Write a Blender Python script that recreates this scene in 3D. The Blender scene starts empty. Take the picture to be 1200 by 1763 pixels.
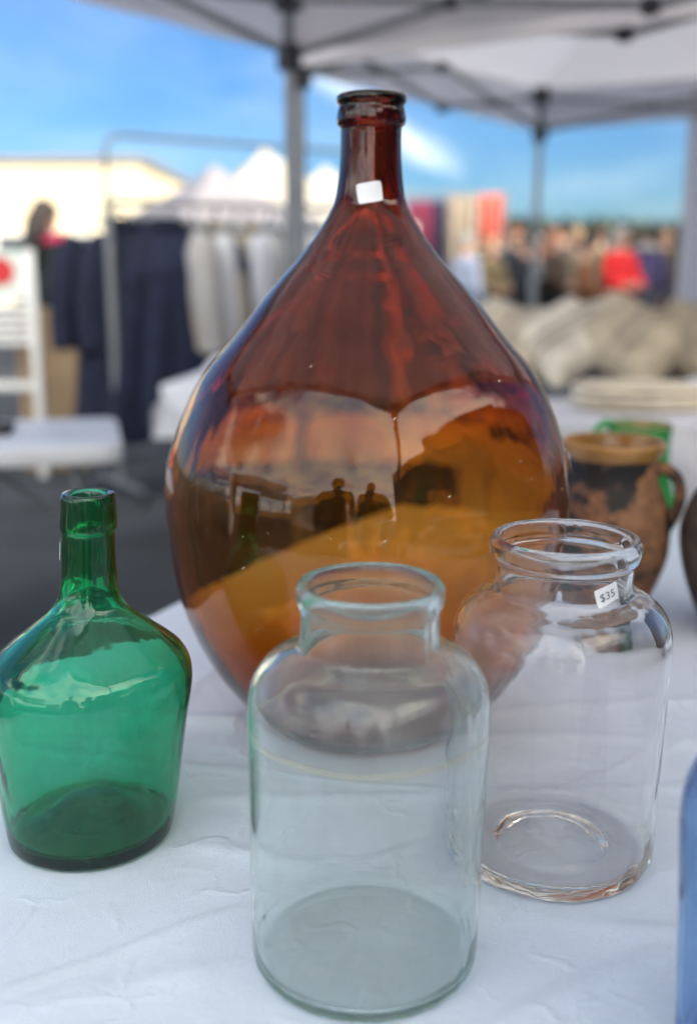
import bpy, bmesh, math, random
from mathutils import Vector, Matrix, noise
R = math.radians
random.seed(7)
S = bpy.context.scene
C = S.collection

# ------------------------------------------------------------------ camera
CAM_H, PITCH, TABLE = 1.29, R(13.48), 0.74
cd = bpy.data.cameras.new('camera'); cam = bpy.data.objects.new('camera', cd); C.objects.link(cam)
cam.location = (0, 0, CAM_H); cam.rotation_euler = (R(90) - PITCH, 0, 0)
cd.sensor_fit = 'VERTICAL'; cd.sensor_height = 24.0; cd.lens = 24.5
cd.clip_start = 0.02; cd.clip_end = 3000
cd.dof.use_dof = True; cd.dof.focus_distance = 0.95; cd.dof.aperture_fstop = 1.4
cd.dof.aperture_blades = 0
S.camera = cam

# ------------------------------------------------------------------ sky, sun, exposure
SUN_EL, SUN_AZ = R(22), R(131)                       # azimuth clockwise from +Y
SUN = Vector((math.sin(SUN_AZ) * math.cos(SUN_EL), math.cos(SUN_AZ) * math.cos(SUN_EL), math.sin(SUN_EL)))
W = bpy.data.worlds.new('World'); S.world = W; W.use_nodes = True
wt = W.node_tree; wt.nodes.clear()
def wn(t, **k):
    n = wt.nodes.new(t)
    for a, b in k.items(): setattr(n, a, b)
    return n
def wl(a, b): wt.links.new(a, b)
sky = wn('ShaderNodeTexSky', sky_type='NISHITA', sun_disc=False, sun_elevation=SUN_EL, sun_rotation=SUN_AZ,
         altitude=50, air_density=1.0, dust_density=0.7, ozone_density=2.2)
tc = wn('ShaderNodeTexCoord')
sep = wn('ShaderNodeSeparateXYZ'); wl(tc.outputs['Generated'], sep.inputs[0])
def wm(op, a, b=None, c=None):
    n = wn('ShaderNodeMath', operation=op)
    for i, v in enumerate((a, b, c)):
        if v is None: continue
        if hasattr(v, 'is_output'): wl(v, n.inputs[i])
        else: n.inputs[i].default_value = v
    return n.outputs[0]
# cloud sheet: direction projected on a plane overhead, so clouds flatten towards the horizon
zc = wm('ADD', wm('MAXIMUM', sep.outputs[2], 0.0), 0.22)
cx = wm('DIVIDE', sep.outputs[0], zc); cy = wm('DIVIDE', sep.outputs[1], zc)
cmb = wn('ShaderNodeCombineXYZ'); wl(cx, cmb.inputs[0]); wl(cy, cmb.inputs[1])
nz = wn('ShaderNodeTexNoise'); nz.inputs['Scale'].default_value = 1.25; nz.inputs['Detail'].default_value = 7
nz.inputs['Roughness'].default_value = 0.58; nz.inputs['Distortion'].default_value = 0.25
wl(cmb.outputs[0], nz.inputs['Vector'])
# the sky in view is nearly clear, the sky behind the photographer is cloudy (as the bottle mirrors it)
back = wm('MULTIPLY', wm('MINIMUM', wm('MAXIMUM', wm('MULTIPLY_ADD', sep.outputs[1], -0.55, 0.30), 0.0), 0.6), 0.75)
cov = wm('SUBTRACT', wm('ADD', nz.outputs['Fac'], back), 0.66)
cmask = wn('ShaderNodeMapRange', interpolation_type='SMOOTHSTEP'); cmask.inputs['From Min'].default_value = 0.0
cmask.inputs['From Max'].default_value = 0.22; wl(cov, cmask.inputs['Value'])
# one stray cream cloud drifting behind the tents in front
sdir = Vector((-0.01, 0.963, 0.19)).normalized()
nz2 = wn('ShaderNodeTexNoise'); nz2.inputs['Scale'].default_value = 9; nz2.inputs['Detail'].default_value = 5
wl(tc.outputs['Generated'], nz2.inputs['Vector'])
az = wm('DIVIDE', sep.outputs[0], sep.outputs[1]); el = wm('DIVIDE', sep.outputs[2], sep.outputs[1])
line = wm('SUBTRACT', el, wm('MULTIPLY_ADD', az, -0.72, 0.148))
line = wm('ABSOLUTE', wm('ADD', line, wm('MULTIPLY_ADD', nz2.outputs['Fac'], 0.06, -0.03)))
endm = wm('ABSOLUTE', wm('SUBTRACT', az, 0.025))
st = wm('MULTIPLY', wm('SUBTRACT', 1.0, wm('MINIMUM', wm('DIVIDE', line, 0.02), 1.0)),
        wm('SUBTRACT', 1.0, wm('MINIMUM', wm('POWER', wm('DIVIDE', endm, 0.085), 4), 1.0)))
st = wm('MULTIPLY', wm('MULTIPLY', st, wm('GREATER_THAN', sep.outputs[1], 0.1)), wm('MULTIPLY', nz2.outputs['Fac'], 0.42))
thin = wn('ShaderNodeMapRange'); thin.inputs['From Min'].default_value = 0.42; thin.inputs['From Max'].default_value = 0.75; thin.inputs['To Max'].default_value = 0.085; wl(nz.outputs['Fac'], thin.inputs['Value'])
cf = wm('MINIMUM', wm('ADD', wm('MAXIMUM', cmask.outputs[0], thin.outputs[0]), st), 1.0)
ccol = wn('ShaderNodeMix', data_type='RGBA'); ccol.inputs[6].default_value = (4.8, 6.3, 8.5, 1); ccol.inputs[7].default_value = (12.5, 11.6, 9.8, 1)
nz3 = wn('ShaderNodeTexNoise'); nz3.inputs['Scale'].default_value = 2.6; nz3.inputs['Detail'].default_value = 6
wl(cmb.outputs[0], nz3.inputs['Vector'])
cr = wn('ShaderNodeMapRange'); cr.inputs['From Min'].default_value = 0.38; cr.inputs['From Max'].default_value = 0.62
wl(nz3.outputs['Fac'], cr.inputs['Value'])
wl(wm('MAXIMUM', cr.outputs[0], wm('MINIMUM', wm('MULTIPLY', st, 4.0), 1.0)), ccol.inputs[0])
tint = wn('ShaderNodeMix', data_type='RGBA', blend_type='MULTIPLY'); tint.inputs[0].default_value = 1.0; wl(sky.outputs[0], tint.inputs[6]); tint.inputs[7].default_value = (0.185, 0.31, 0.47, 1)
sd = wn('ShaderNodeVectorMath', operation='DOT_PRODUCT'); wl(tc.outputs['Generated'], sd.inputs[0]); sd.inputs[1].default_value = tuple(SUN)
glow = wm('POWER', wm('MAXIMUM', sd.outputs['Value'], 0.0), 3.0)
gcol = wn('ShaderNodeMix', data_type='RGBA', blend_type='ADD'); wl(wm('MULTIPLY', glow, 0.8), gcol.inputs[0]); wl(ccol.outputs[2], gcol.inputs[6]); gcol.inputs[7].default_value = (9.5, 8.0, 5.6, 1)
mixs = wn('ShaderNodeMix', data_type='RGBA'); wl(cf, mixs.inputs[0]); wl(tint.outputs[2], mixs.inputs[6]); wl(gcol.outputs[2], mixs.inputs[7])
bg = wn('ShaderNodeBackground'); bg.inputs['Strength'].default_value = 0.13; wl(mixs.outputs[2], bg.inputs[0])
wo = wn('ShaderNodeOutputWorld'); wl(bg.outputs[0], wo.inputs[0])

ld = bpy.data.lights.new('sun', 'SUN'); lo = bpy.data.objects.new('sun', ld); C.objects.link(lo)
ld.energy = 2.6; ld.angle = R(0.53); ld.color = (1.0, 0.90, 0.74)
lo.rotation_euler = SUN.to_track_quat('Z', 'Y').to_euler(); lo.location = (8, -8, 10)

S.view_settings.view_transform = 'Standard'; S.view_settings.look = 'None'
S.view_settings.exposure = 1.40; S.view_settings.gamma = 1.0; S.view_settings.use_curve_mapping = False
S.render.engine = 'CYCLES'
cy_ = S.cycles
cy_.use_denoising = True
cy_.max_bounces = 40; cy_.transmission_bounces = 36; cy_.glossy_bounces = 16; cy_.diffuse_bounces = 4; cy_.transparent_max_bounces = 24
cy_.caustics_reflective = True; cy_.caustics_refractive = True; cy_.blur_glossy = 0.3
cy_.sample_clamp_indirect = 6.0; cy_.sample_clamp_direct = 0.0

# ------------------------------------------------------------------ helpers
def at(px, py, Y):
    """point seen at photo pixel (px,py) standing Y metres in front of the photographer"""
    u = (px - 600) / 1800; v = -(py - 881.5) / 1800
    c, s = math.cos(PITCH), math.sin(PITCH)
    t = Y / (c + v * s)
    return Vector((u * t, Y, CAM_H + (-s + v * c) * t))

class G:
    """collects shapes into one mesh"""
    def __init__(s): s.v = []; s.f = []; s.m = []
    def add(s, vs, fs, mi=0):
        o = len(s.v); s.v += [tuple(q) for q in vs]; s.f += [tuple(i + o for i in q) for q in fs]; s.m += [mi] * len(fs); return s
    def box(s, c, d, rot=None, mi=0, bev=0.0):
        c = Vector(c); hx, hy, hz = d[0] / 2, d[1] / 2, d[2] / 2
        M = rot if rot is not None else Matrix.Identity(3)
        if isinstance(rot, (int, float)): M = Matrix.Rotation(rot, 3, 'Z')
        if bev <= 0:
            vs = [c + M @ Vector((x * hx, y * hy, z * hz)) for z in (-1, 1) for y in (-1, 1) for x in (-1, 1)]
            return s.add(vs, [(0, 2, 3, 1), (4, 5, 7, 6), (0, 1, 5, 4), (2, 6, 7, 3), (0, 4, 6, 2), (1, 3, 7, 5)], mi)
        bm = bmesh.new(); bmesh.ops.create_cube(bm, size=1.0)
        for q in bm.verts: q.co = Vector((q.co.x * d[0], q.co.y * d[1], q.co.z * d[2]))
        bmesh.ops.bevel(bm, geom=bm.edges[:], offset=bev, segments=3, profile=0.5, affect='EDGES')
        bm.verts.ensure_lookup_table()
        s.add([c + M @ q.co for q in bm.verts], [[q.index for q in fc.verts] for fc in bm.faces], mi); bm.free(); return s
    def tube(s, pts, r, n=10, mi=0, cap=True):
        pts = [Vector(p) for p in pts]; rr = r if isinstance(r, (list, tuple)) else [r] * len(pts)
        rings = []; prev = None
        for i, p in enumerate(pts):
            t = (pts[min(i + 1, len(pts) - 1)] - pts[max(i - 1, 0)]).normalized()
            if prev is None: a = t.orthogonal().normalized()
            else: a = (prev - t * prev.dot(t)).normalized()
            prev = a; b = t.cross(a)
            rings.append([p + (a * math.cos(6.28318 * k / n) + b * math.sin(6.28318 * k / n)) * rr[i] for k in range(n)])
        vs = [q for g in rings for q in g]; fs = []
        for i in range(len(pts) - 1):
            for k in range(n):
                fs.append((i * n + k, i * n + (k + 1) % n, (i + 1) * n + (k + 1) % n, (i + 1) * n + k))
        if cap: fs += [tuple(range(n - 1, -1, -1)), tuple((len(pts) - 1) * n + k for k in range(n))]
        return s.add(vs, fs, mi)
    def lathe(s, prof, n=64, mi=0, fn=None, closed=False):
        vs = []; fs = []; idx = []
        for (r, z) in prof:
            if r < 1e-6:
                idx.append([len(vs)] * n); vs.append(fn(0, 0, z, 0) if fn else (0, 0, z))
            else:
                row = []
                for k in range(n):
                    a = 6.283185307 * k / n
                    row.append(len(vs)); vs.append(fn(r, a, z, 1) if fn else (r * math.cos(a), r * math.sin(a), z))
                idx.append(row)
        for i in range(len(idx) - 1):
            A, B = idx[i], idx[i + 1]
            for k in range(n):
                q = [A[k], A[(k + 1) % n], B[(k + 1) % n], B[k]]
                u = []
                for w in q:
                    if w not in u: u.append(w)
                if len(u) > 2: fs.append(tuple(u))
        return s.add(vs, fs, mi)
    def grid(s, nu, nv, fn, mi=0, wrap=False):
        vs = [fn(i / nu, j / nv) for j in range(nv + 1) for i in range(nu + (0 if wrap else 1))]
        w = nu if wrap else nu + 1; fs = []
        for j in range(nv):
            for i in range(nu):
                fs.append((j * w + i, j * w + (i + 1) % w if wrap else j * w + i + 1, (j + 1) * w + ((i + 1) % w if wrap else i + 1), (j + 1) * w + i))
        return s.add(vs, fs, mi)
    def build(s, name, mats, parent=None, smooth=True, angle=None):
        me = bpy.data.meshes.new(name); me.from_pydata(s.v, [], s.f)
        for m in (mats if isinstance(mats, list) else [mats]): me.materials.append(m)
        if len(set(s.m)) > 1: me.polygons.foreach_set('material_index', s.m)
        bm = bmesh.new(); bm.from_mesh(me); bmesh.ops.recalc_face_normals(bm, faces=bm.faces); bm.to_mesh(me); bm.free()
        if smooth:
            me.polygons.foreach_set('use_smooth', [True] * len(me.polygons))
            me.set_sharp_from_angle(angle=angle if angle else R(50))
        me.update()
        o = bpy.data.objects.new(name, me); C.objects.link(o)
        if parent: o.parent = parent
        return o

def tag(o, label=None, cat=None, group=None, kind=None):
    if label: o['label'] = label
    if cat: o['category'] = cat
    if group: o['group'] = group
    if kind: o['kind'] = kind
    return o
def empty(name, loc=(0, 0, 0), rz=0.0):
    o = bpy.data.objects.new(name, None); C.objects.link(o); o.location = loc; o.rotation_euler = (0, 0, rz); o.empty_display_size = 0.1
    return o
def kids(o): return [c for c in bpy.data.objects if c.parent == o]
def copy_tree(o, parent=None):
    c = o.copy(); C.objects.link(c)
    if parent: c.parent = parent
    for k in kids(o): copy_tree(k, c)
    return c

# ------------------------------------------------------------------ materials
def mat(name, col, rough=0.6, var=0.0, vscale=8.0, bump=0.0, bscale=60.0, metal=0.0, spec=0.5, sheen=0.0, trans=0.0, col2=None, detail=4, stretch=None):
    m = bpy.data.materials.new(name); m.use_nodes = True
    t = m.node_tree; b = t.nodes['Principled BSDF']
    b.inputs['Base Color'].default_value = (*col, 1); b.inputs['Roughness'].default_value = rough
    b.inputs['Metallic'].default_value = metal; b.inputs['Specular IOR Level'].default_value = spec
    if sheen: b.inputs['Sheen Weight'].default_value = sheen
    co = t.nodes.new('ShaderNodeTexCoord'); vec = co.outputs['Object']
    if stretch:
        mp = t.nodes.new('ShaderNodeMapping'); mp.inputs['Scale'].default_value = stretch; t.links.new(vec, mp.inputs[0]); vec = mp.outputs[0]
    if var or col2:
        n = t.nodes.new('ShaderNodeTexNoise'); n.inputs['Scale'].default_value = vscale; n.inputs['Detail'].default_value = detail
        t.links.new(vec, n.inputs['Vector'])
        r = t.nodes.new('ShaderNodeValToRGB'); r.color_ramp.elements[0].position = 0.36; r.color_ramp.elements[1].position = 0.66
        c2 = col2 if col2 else tuple(min(1, c * (1 + var)) for c in col); c1 = col if col2 else tuple(c * (1 - var) for c in col)
        r.color_ramp.elements[0].color = (*c1, 1); r.color_ramp.elements[1].color = (*c2, 1)
        t.links.new(n.outputs['Fac'], r.inputs[0]); t.links.new(r.outputs[0], b.inputs['Base Color'])
    if bump:
        n2 = t.nodes.new('ShaderNodeTexNoise'); n2.inputs['Scale'].default_value = bscale; n2.inputs['Detail'].default_value = 5
        t.links.new(vec, n2.inputs['Vector'])
        bp = t.nodes.new('ShaderNodeBump'); bp.inputs['Strength'].default_value = bump; bp.inputs['Distance'].default_value = 0.01
        t.links.new(n2.outputs['Fac'], bp.inputs['Height']); t.links.new(bp.outputs[0], b.inputs['Normal'])
    if trans:
        tr = t.nodes.new('ShaderNodeBsdfTranslucent'); tr.inputs[0].default_value = (*col, 1)
        mx = t.nodes.new('ShaderNodeMixShader'); mx.inputs[0].default_value = trans
        t.links.new(b.outputs[0], mx.inputs[1]); t.links.new(tr.outputs[0], mx.inputs[2])
        t.links.new(mx.outputs[0], t.nodes['Material Output'].inputs[0])
    return m

def glass(name, absorb, density, rough=0.0, tint=(1, 1, 1), dust=0.0, dust_col=(0.75, 0.75, 0.72), dust_scale=9.0, dust_lo=0.5, dust_hi=0.75, wav=0.0, wavscale=14.0, ior=1.5, grime=None):
    m = bpy.data.materials.new(name); m.use_nodes = True; t = m.node_tree
    t.nodes.clear(); L = t.links.new
    out = t.nodes.new('ShaderNodeOutputMaterial')
    g = t.nodes.new('ShaderNodeBsdfGlass'); g.inputs['IOR'].default_value = ior; g.inputs['Roughness'].default_value = rough; g.inputs['Color'].default_value = (*tint, 1)
    va = t.nodes.new('ShaderNodeVolumeAbsorption'); va.inputs['Color'].default_value = (*absorb, 1); va.inputs['Density'].default_value = density
    L(va.outputs[0], out.inputs['Volume'])
    co = t.nodes.new('ShaderNodeTexCoord')
    if wav:
        n = t.nodes.new('ShaderNodeTexNoise'); n.inputs['Scale'].default_value = wavscale; n.inputs['Detail'].default_value = 2.5
        mpw = t.nodes.new('ShaderNodeMapping'); mpw.inputs['Scale'].default_value = (1, 1, .45); L(co.outputs['Object'], mpw.inputs[0]); L(mpw.outputs[0], n.inputs['Vector'])
        bp = t.nodes.new('ShaderNodeBump'); bp.inputs['Strength'].default_value = 1.0; bp.inputs['Distance'].default_value = wav
        L(n.outputs['Fac'], bp.inputs['Height']); L(bp.outputs[0], g.inputs['Normal'])
    sh = g.outputs[0]
    if dust:
        mpd = t.nodes.new('ShaderNodeMapping'); mpd.inputs['Scale'].default_value = (1, 1, .4); L(co.outputs['Object'], mpd.inputs[0])
        n = t.nodes.new('ShaderNodeTexNoise'); n.inputs['Scale'].default_value = dust_scale; n.inputs['Detail'].default_value = 9; n.inputs['Roughness'].default_value = 0.68
        L(mpd.outputs[0], n.inputs['Vector'])
        r = t.nodes.new('ShaderNodeMapRange'); r.inputs['From Min'].default_value = dust_lo; r.inputs['From Max'].default_value = dust_hi
        r.inputs['To Min'].default_value = 0.35 * dust; r.inputs['To Max'].default_value = dust
        L(n.outputs['Fac'], r.inputs['Value'])
        d = t.nodes.new('ShaderNodeBsdfDiffuse'); d.inputs[0].default_value = (*dust_col, 1)
        tl = t.nodes.new('ShaderNodeBsdfTranslucent'); tl.inputs[0].default_value = (*dust_col, 1)
        dm = t.nodes.new('ShaderNodeMixShader'); L(d.outputs[0], dm.inputs[1]); L(tl.outputs[0], dm.inputs[2])
        mx = t.nodes.new('ShaderNodeMixShader'); L(r.outputs[0], mx.inputs[0]); L(sh, mx.inputs[1]); L(dm.outputs[0], mx.inputs[2]); sh = mx.outputs[0]
    if grime:      # a ring of residue: (z centre, half width, strength, colour)
        sp = t.nodes.new('ShaderNodeSeparateXYZ'); L(co.outputs['Object'], sp.inputs[0])
        def mm(op, a, b=None):
            q = t.nodes.new('ShaderNodeMath'); q.operation = op
            for i, v in enumerate((a, b)):
                if v is None: continue
                if hasattr(v, 'is_output'): L(v, q.inputs[i])
                else: q.inputs[i].default_value = v
            return q.outputs[0]
        nn = t.nodes.new('ShaderNodeTexNoise'); nn.inputs['Scale'].default_value = 20; L(co.outputs['Object'], nn.inputs['Vector'])
        dz = mm('ABSOLUTE', mm('ADD', mm('SUBTRACT', sp.outputs[2], grime[0]), mm('MULTIPLY', mm('SUBTRACT', nn.outputs['Fac'], 0.5), 0.004)))
        k = mm('MULTIPLY', mm('SUBTRACT', 1.0, mm('MINIMUM', mm('DIVIDE', dz, grime[1]), 1.0)), grime[2])
        d = t.nodes.new('ShaderNodeBsdfDiffuse'); d.inputs[0].default_value = (*grime[3], 1)
        mx = t.nodes.new('ShaderNodeMixShader'); L(k, mx.inputs[0]); L(sh, mx.inputs[1]); L(d.outputs[0], mx.inputs[2]); sh = mx.outputs[0]
    L(sh, out.inputs['Surface'])
    return m

M = {}
M['asphalt'] = mat('asphalt', (0.045, 0.048, 0.052), 0.85, var=0.35, vscale=1.5, bump=0.5, bscale=180, detail=8)
M['canopy'] = mat('canopy_fabric', (0.80, 0.76, 0.76), 0.7, var=0.05, vscale=3, bump=0.15, bscale=10, trans=0.5)
M['canopy_white'] = mat('canopy_white', (0.78, 0.77, 0.74), 0.7, var=0.04, vscale=2, trans=0.3)
M['steel'] = mat('grey_powder_steel', (0.24, 0.25, 0.26), 0.45, metal=0.3, var=0.15, vscale=20)
M['bracket'] = mat('dark_plastic_bracket', (0.03, 0.03, 0.034), 0.5, var=0.2)
M['chrome'] = mat('dull_chrome', (0.22, 0.23, 0.235), 0.4, metal=0.5, var=0.1)
M['white_paint'] = mat('white_paint', (0.78, 0.77, 0.74), 0.5, var=0.05)
M['plastic'] = mat('white_plastic', (0.74, 0.75, 0.77), 0.4, var=0.04, bump=0.1, bscale=80)
M['card'] = mat('cardboard', (0.36, 0.25, 0.15), 0.85, var=0.12, vscale=5, bump=0.1)
M['navy'] = mat('navy_wool', (0.0045, 0.008, 0.026), 0.9, var=0.35, vscale=12, bump=0.3, bscale=120)
M['skin'] = mat('skin', (0.48, 0.28, 0.20), 0.55, var=0.08)
M['sticker'] = mat('sticker_paper', (0.82, 0.82, 0.84), 0.6, var=0.03, vscale=60, bump=0.05, bscale=400)
M['ink'] = mat('grey_ink', (0.13, 0.13, 0.14), 0.6, var=0.3, vscale=200)
M['stucco'] = mat('cream_wall', (0.72, 0.63, 0.44), 0.9, var=0.06, vscale=0.4, bump=0.1)
M['darkwindow'] = mat('dark_window', (0.05, 0.06, 0.07), 0.15)
M['roofing'] = mat('grey_roofing', (0.22, 0.21, 0.20), 0.8, var=0.15)

def cloth_material(name, col, weave=900):
    m = bpy.data.materials.new(name); m.use_nodes = True; t = m.node_tree; L = t.links.new; b = t.nodes['Principled BSDF']
    b.inputs['Roughness'].default_value = 0.8; b.inputs['Sheen Weight'].default_value = 0.15
    co = t.nodes.new('ShaderNodeTexCoord')
    n = t.nodes.new('ShaderNodeTexNoise'); n.inputs['Scale'].default_value = 5; n.inputs['Detail'].default_value = 6; L(co.outputs['Object'], n.inputs['Vector'])
    r = t.nodes.new('ShaderNodeValToRGB'); r.color_ramp.elements[0].position = 0.3; r.color_ramp.elements[1].position = 0.7
    r.color_ramp.elements[0].color = (*[c * 0.93 for c in col], 1); r.color_ramp.elements[1].color = (*col, 1)
    L(n.outputs['Fac'], r.inputs[0]); L(r.outputs[0], b.inputs['Base Color'])
    # woven damask: fine weave, a meandering figure of raised threads
    w = t.nodes.new('ShaderNodeTexNoise'); w.inputs['Scale'].default_value = weave; w.inputs['Detail'].default_value = 2; L(co.outputs['Object'], w.inputs['Vector'])
    wob = t.nodes.new('ShaderNodeTexNoise'); wob.inputs['Scale'].default_value = 26; wob.inputs['Detail'].default_value = 3; L(co.outputs['Object'], wob.inputs['Vector'])
    wa = t.nodes.new('ShaderNodeVectorMath'); wa.operation = 'MULTIPLY_ADD'; L(wob.outputs['Color'], wa.inputs[0]); wa.inputs[1].default_value = (0.05, 0.05, 0.0); L(co.outputs['Object'], wa.inputs[2])
    v = t.nodes.new('ShaderNodeTexVoronoi'); v.feature = 'DISTANCE_TO_EDGE'; v.inputs['Scale'].default_value = 11; L(wa.outputs[0], v.inputs['Vector'])
    vr = t.nodes.new('ShaderNodeMapRange'); vr.inputs['From Min'].default_value = 0.0; vr.inputs['From Max'].default_value = 0.07; vr.inputs['To Min'].default_value = 1.0; vr.inputs['To Max'].default_value = 0.0
    L(v.outputs['Distance'], vr.inputs['Value'])
    fade = t.nodes.new('ShaderNodeTexNoise'); fade.inputs['Scale'].default_value = 14; L(co.outputs['Object'], fade.inputs['Vector'])
    fr = t.nodes.new('ShaderNodeMapRange'); fr.inputs['From Min'].default_value = 0.47; fr.inputs['From Max'].default_value = 0.6; L(fade.outputs['Fac'], fr.inputs['Value'])
    fm = t.nodes.new('ShaderNodeMath'); fm.operation = 'MULTIPLY'; L(vr.outputs[0], fm.inputs[0]); L(fr.outputs[0], fm.inputs[1])
    cr = t.nodes.new('ShaderNodeTexNoise'); cr.inputs['Scale'].default_value = 60; cr.inputs['Detail'].default_value = 6; cr.inputs['Roughness'].default_value = 0.6; L(co.outputs['Object'], cr.inputs['Vector'])
    cm = t.nodes.new('ShaderNodeMapping'); cm.inputs['Rotation'].default_value = (0, 0, R(9)); cm.inputs['Scale'].default_value = (4, 15, 1); L(co.outputs['Object'], cm.inputs[0])
    cz = t.nodes.new('ShaderNodeTexNoise'); cz.noise_type = 'RIDGED_MULTIFRACTAL'; cz.inputs['Scale'].default_value = 1.6; cz.inputs['Detail'].default_value = 5; cz.inputs['Roughness'].default_value = .45; cz.inputs['Distortion'].default_value = .5; L(cm.outputs[0], cz.inputs['Vector'])
    a0 = t.nodes.new('ShaderNodeMath'); a0.operation = 'MULTIPLY_ADD'; L(cz.outputs['Fac'], a0.inputs[0]); a0.inputs[1].default_value = .34; L(w.outputs['Fac'], a0.inputs[2])
    a1 = t.nodes.new('ShaderNodeMath'); a1.operation = 'MULTIPLY_ADD'; L(fm.outputs[0], a1.inputs[0]); a1.inputs[1].default_value = 1.0; L(a0.outputs[0], a1.inputs[2])
    a2 = t.nodes.new('ShaderNodeMath'); a2.operation = 'MULTIPLY_ADD'; L(cr.outputs['Fac'], a2.inputs[0]); a2.inputs[1].default_value = .8; L(a1.outputs[0], a2.inputs[2])
    bp = t.nodes.new('ShaderNodeBump'); bp.inputs['Strength'].default_value = 0.8; bp.inputs['Distance'].default_value = 0.0026; L(a2.outputs[0], bp.inputs['Height']); L(bp.outputs[0], b.inputs['Normal'])
    return m
M['cloth'] = cloth_material('white_damask', (0.68, 0.76, 0.88), 1300)

# ------------------------------------------------------------------ setting
g = G(); g.grid(60, 60, lambda u, v: ((u - .5) * 900, (v - .5) * 900, 0.012 * noise.noise(Vector((u * 400, v * 400, 0)))))
tag(g.build('ground', M['asphalt']), kind='structure')

def long_building(name, label, x0, x1, y, h, depth, wall, rz=0.0, nwin=7, roof=None):
    o = empty(name, ((x0 + x1) / 2, y, 0), rz); w = x1 - x0
    G().box((0, depth / 2, h / 2), (w, depth, h)).build('wall', wall, o, smooth=False)
    G().box((0, depth / 2, h + 0.1), (w + 0.3, depth + 0.3, 0.2)).build('roof', roof or M['roofing'], o, smooth=False)
    proto = None
    for k in range(nwin):
        x = -w / 2 + (k + .5) * w / nwin
        if proto is None:
            fr = G(); 
            fr.box((0, -0.02, 0), (2.0, 0.06, 0.10)).box((0, -0.02, 1.1), (2.0, 0.06, 0.10)).box((-0.95, -0.02, .55), (.10, 0.06, 1.0)).box((.95, -0.02, .55), (.10, 0.06, 1.0))
            proto = fr.build('window', M['white_paint'], o, smooth=False)
            G().box((0, -0.01, .55), (1.8, 0.03, 1.0)).build('pane', M['darkwindow'], proto, smooth=False)
            cur = proto
        else:
            cur = copy_tree(proto, o)
        cur.location = (x, 0, 1.0)
    tag(o, label, 'building')
    return o
p = at(-260, 290, 32); q = at(262, 306, 34)
long_building('market_hall', 'long low cream hall in sunshine behind the navy coats', -22.0, q.x, 32, at(0, 281, 32).z, 10, M['stucco'], 0.0)
# out-of-view building added behind the photographer's right shoulder to shade the stalls
b = long_building('sunshade', 'tall grey warehouse building added behind the photographer, mirrored dark in the amber demijohn', -10.75, 10.75, 0, 7.5, 9, mat('sunshade_wall', (0.16, 0.15, 0.14), 0.9, var=0.1, vscale=.5))
hd = Vector((SUN.x, SUN.y, 0)).normalized()
b.location = hd * 9.0 + Vector((-hd.y, hd.x, 0)) * 9.25
b.rotation_euler = (0, 0, math.atan2(-hd.x, hd.y) )

# treeline on the horizon at the right: reads as one mass
g = G(); rnd = random.Random(3)
for k in range(1400):
    x = rnd.uniform(6, 46); y = 90 + rnd.uniform(-3, 3); top = 4.2 + 0.9 * noise.noise(Vector((x * .25, 0, 2)))
    z = top * math.sqrt(rnd.random()); s = rnd.uniform(.35, .8); a = Vector((rnd.uniform(-1, 1), rnd.uniform(-1, 1), rnd.uniform(-1, 1))).normalized(); bq = a.orthogonal().normalized(); cq = a.cross(bq); pz = Vector((x, y, z))
    g.add([pz - bq * s - cq * s, pz + bq * s - cq * s, pz + bq * s + cq * s, pz - bq * s + cq * s], [(0, 1, 2, 3)])
tag(g.build('distant_trees', mat('far_leaves', (0.05, 0.065, 0.05), 0.9, var=.3), smooth=False), 'far blue grey treeline along the horizon', kind='stuff')

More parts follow.
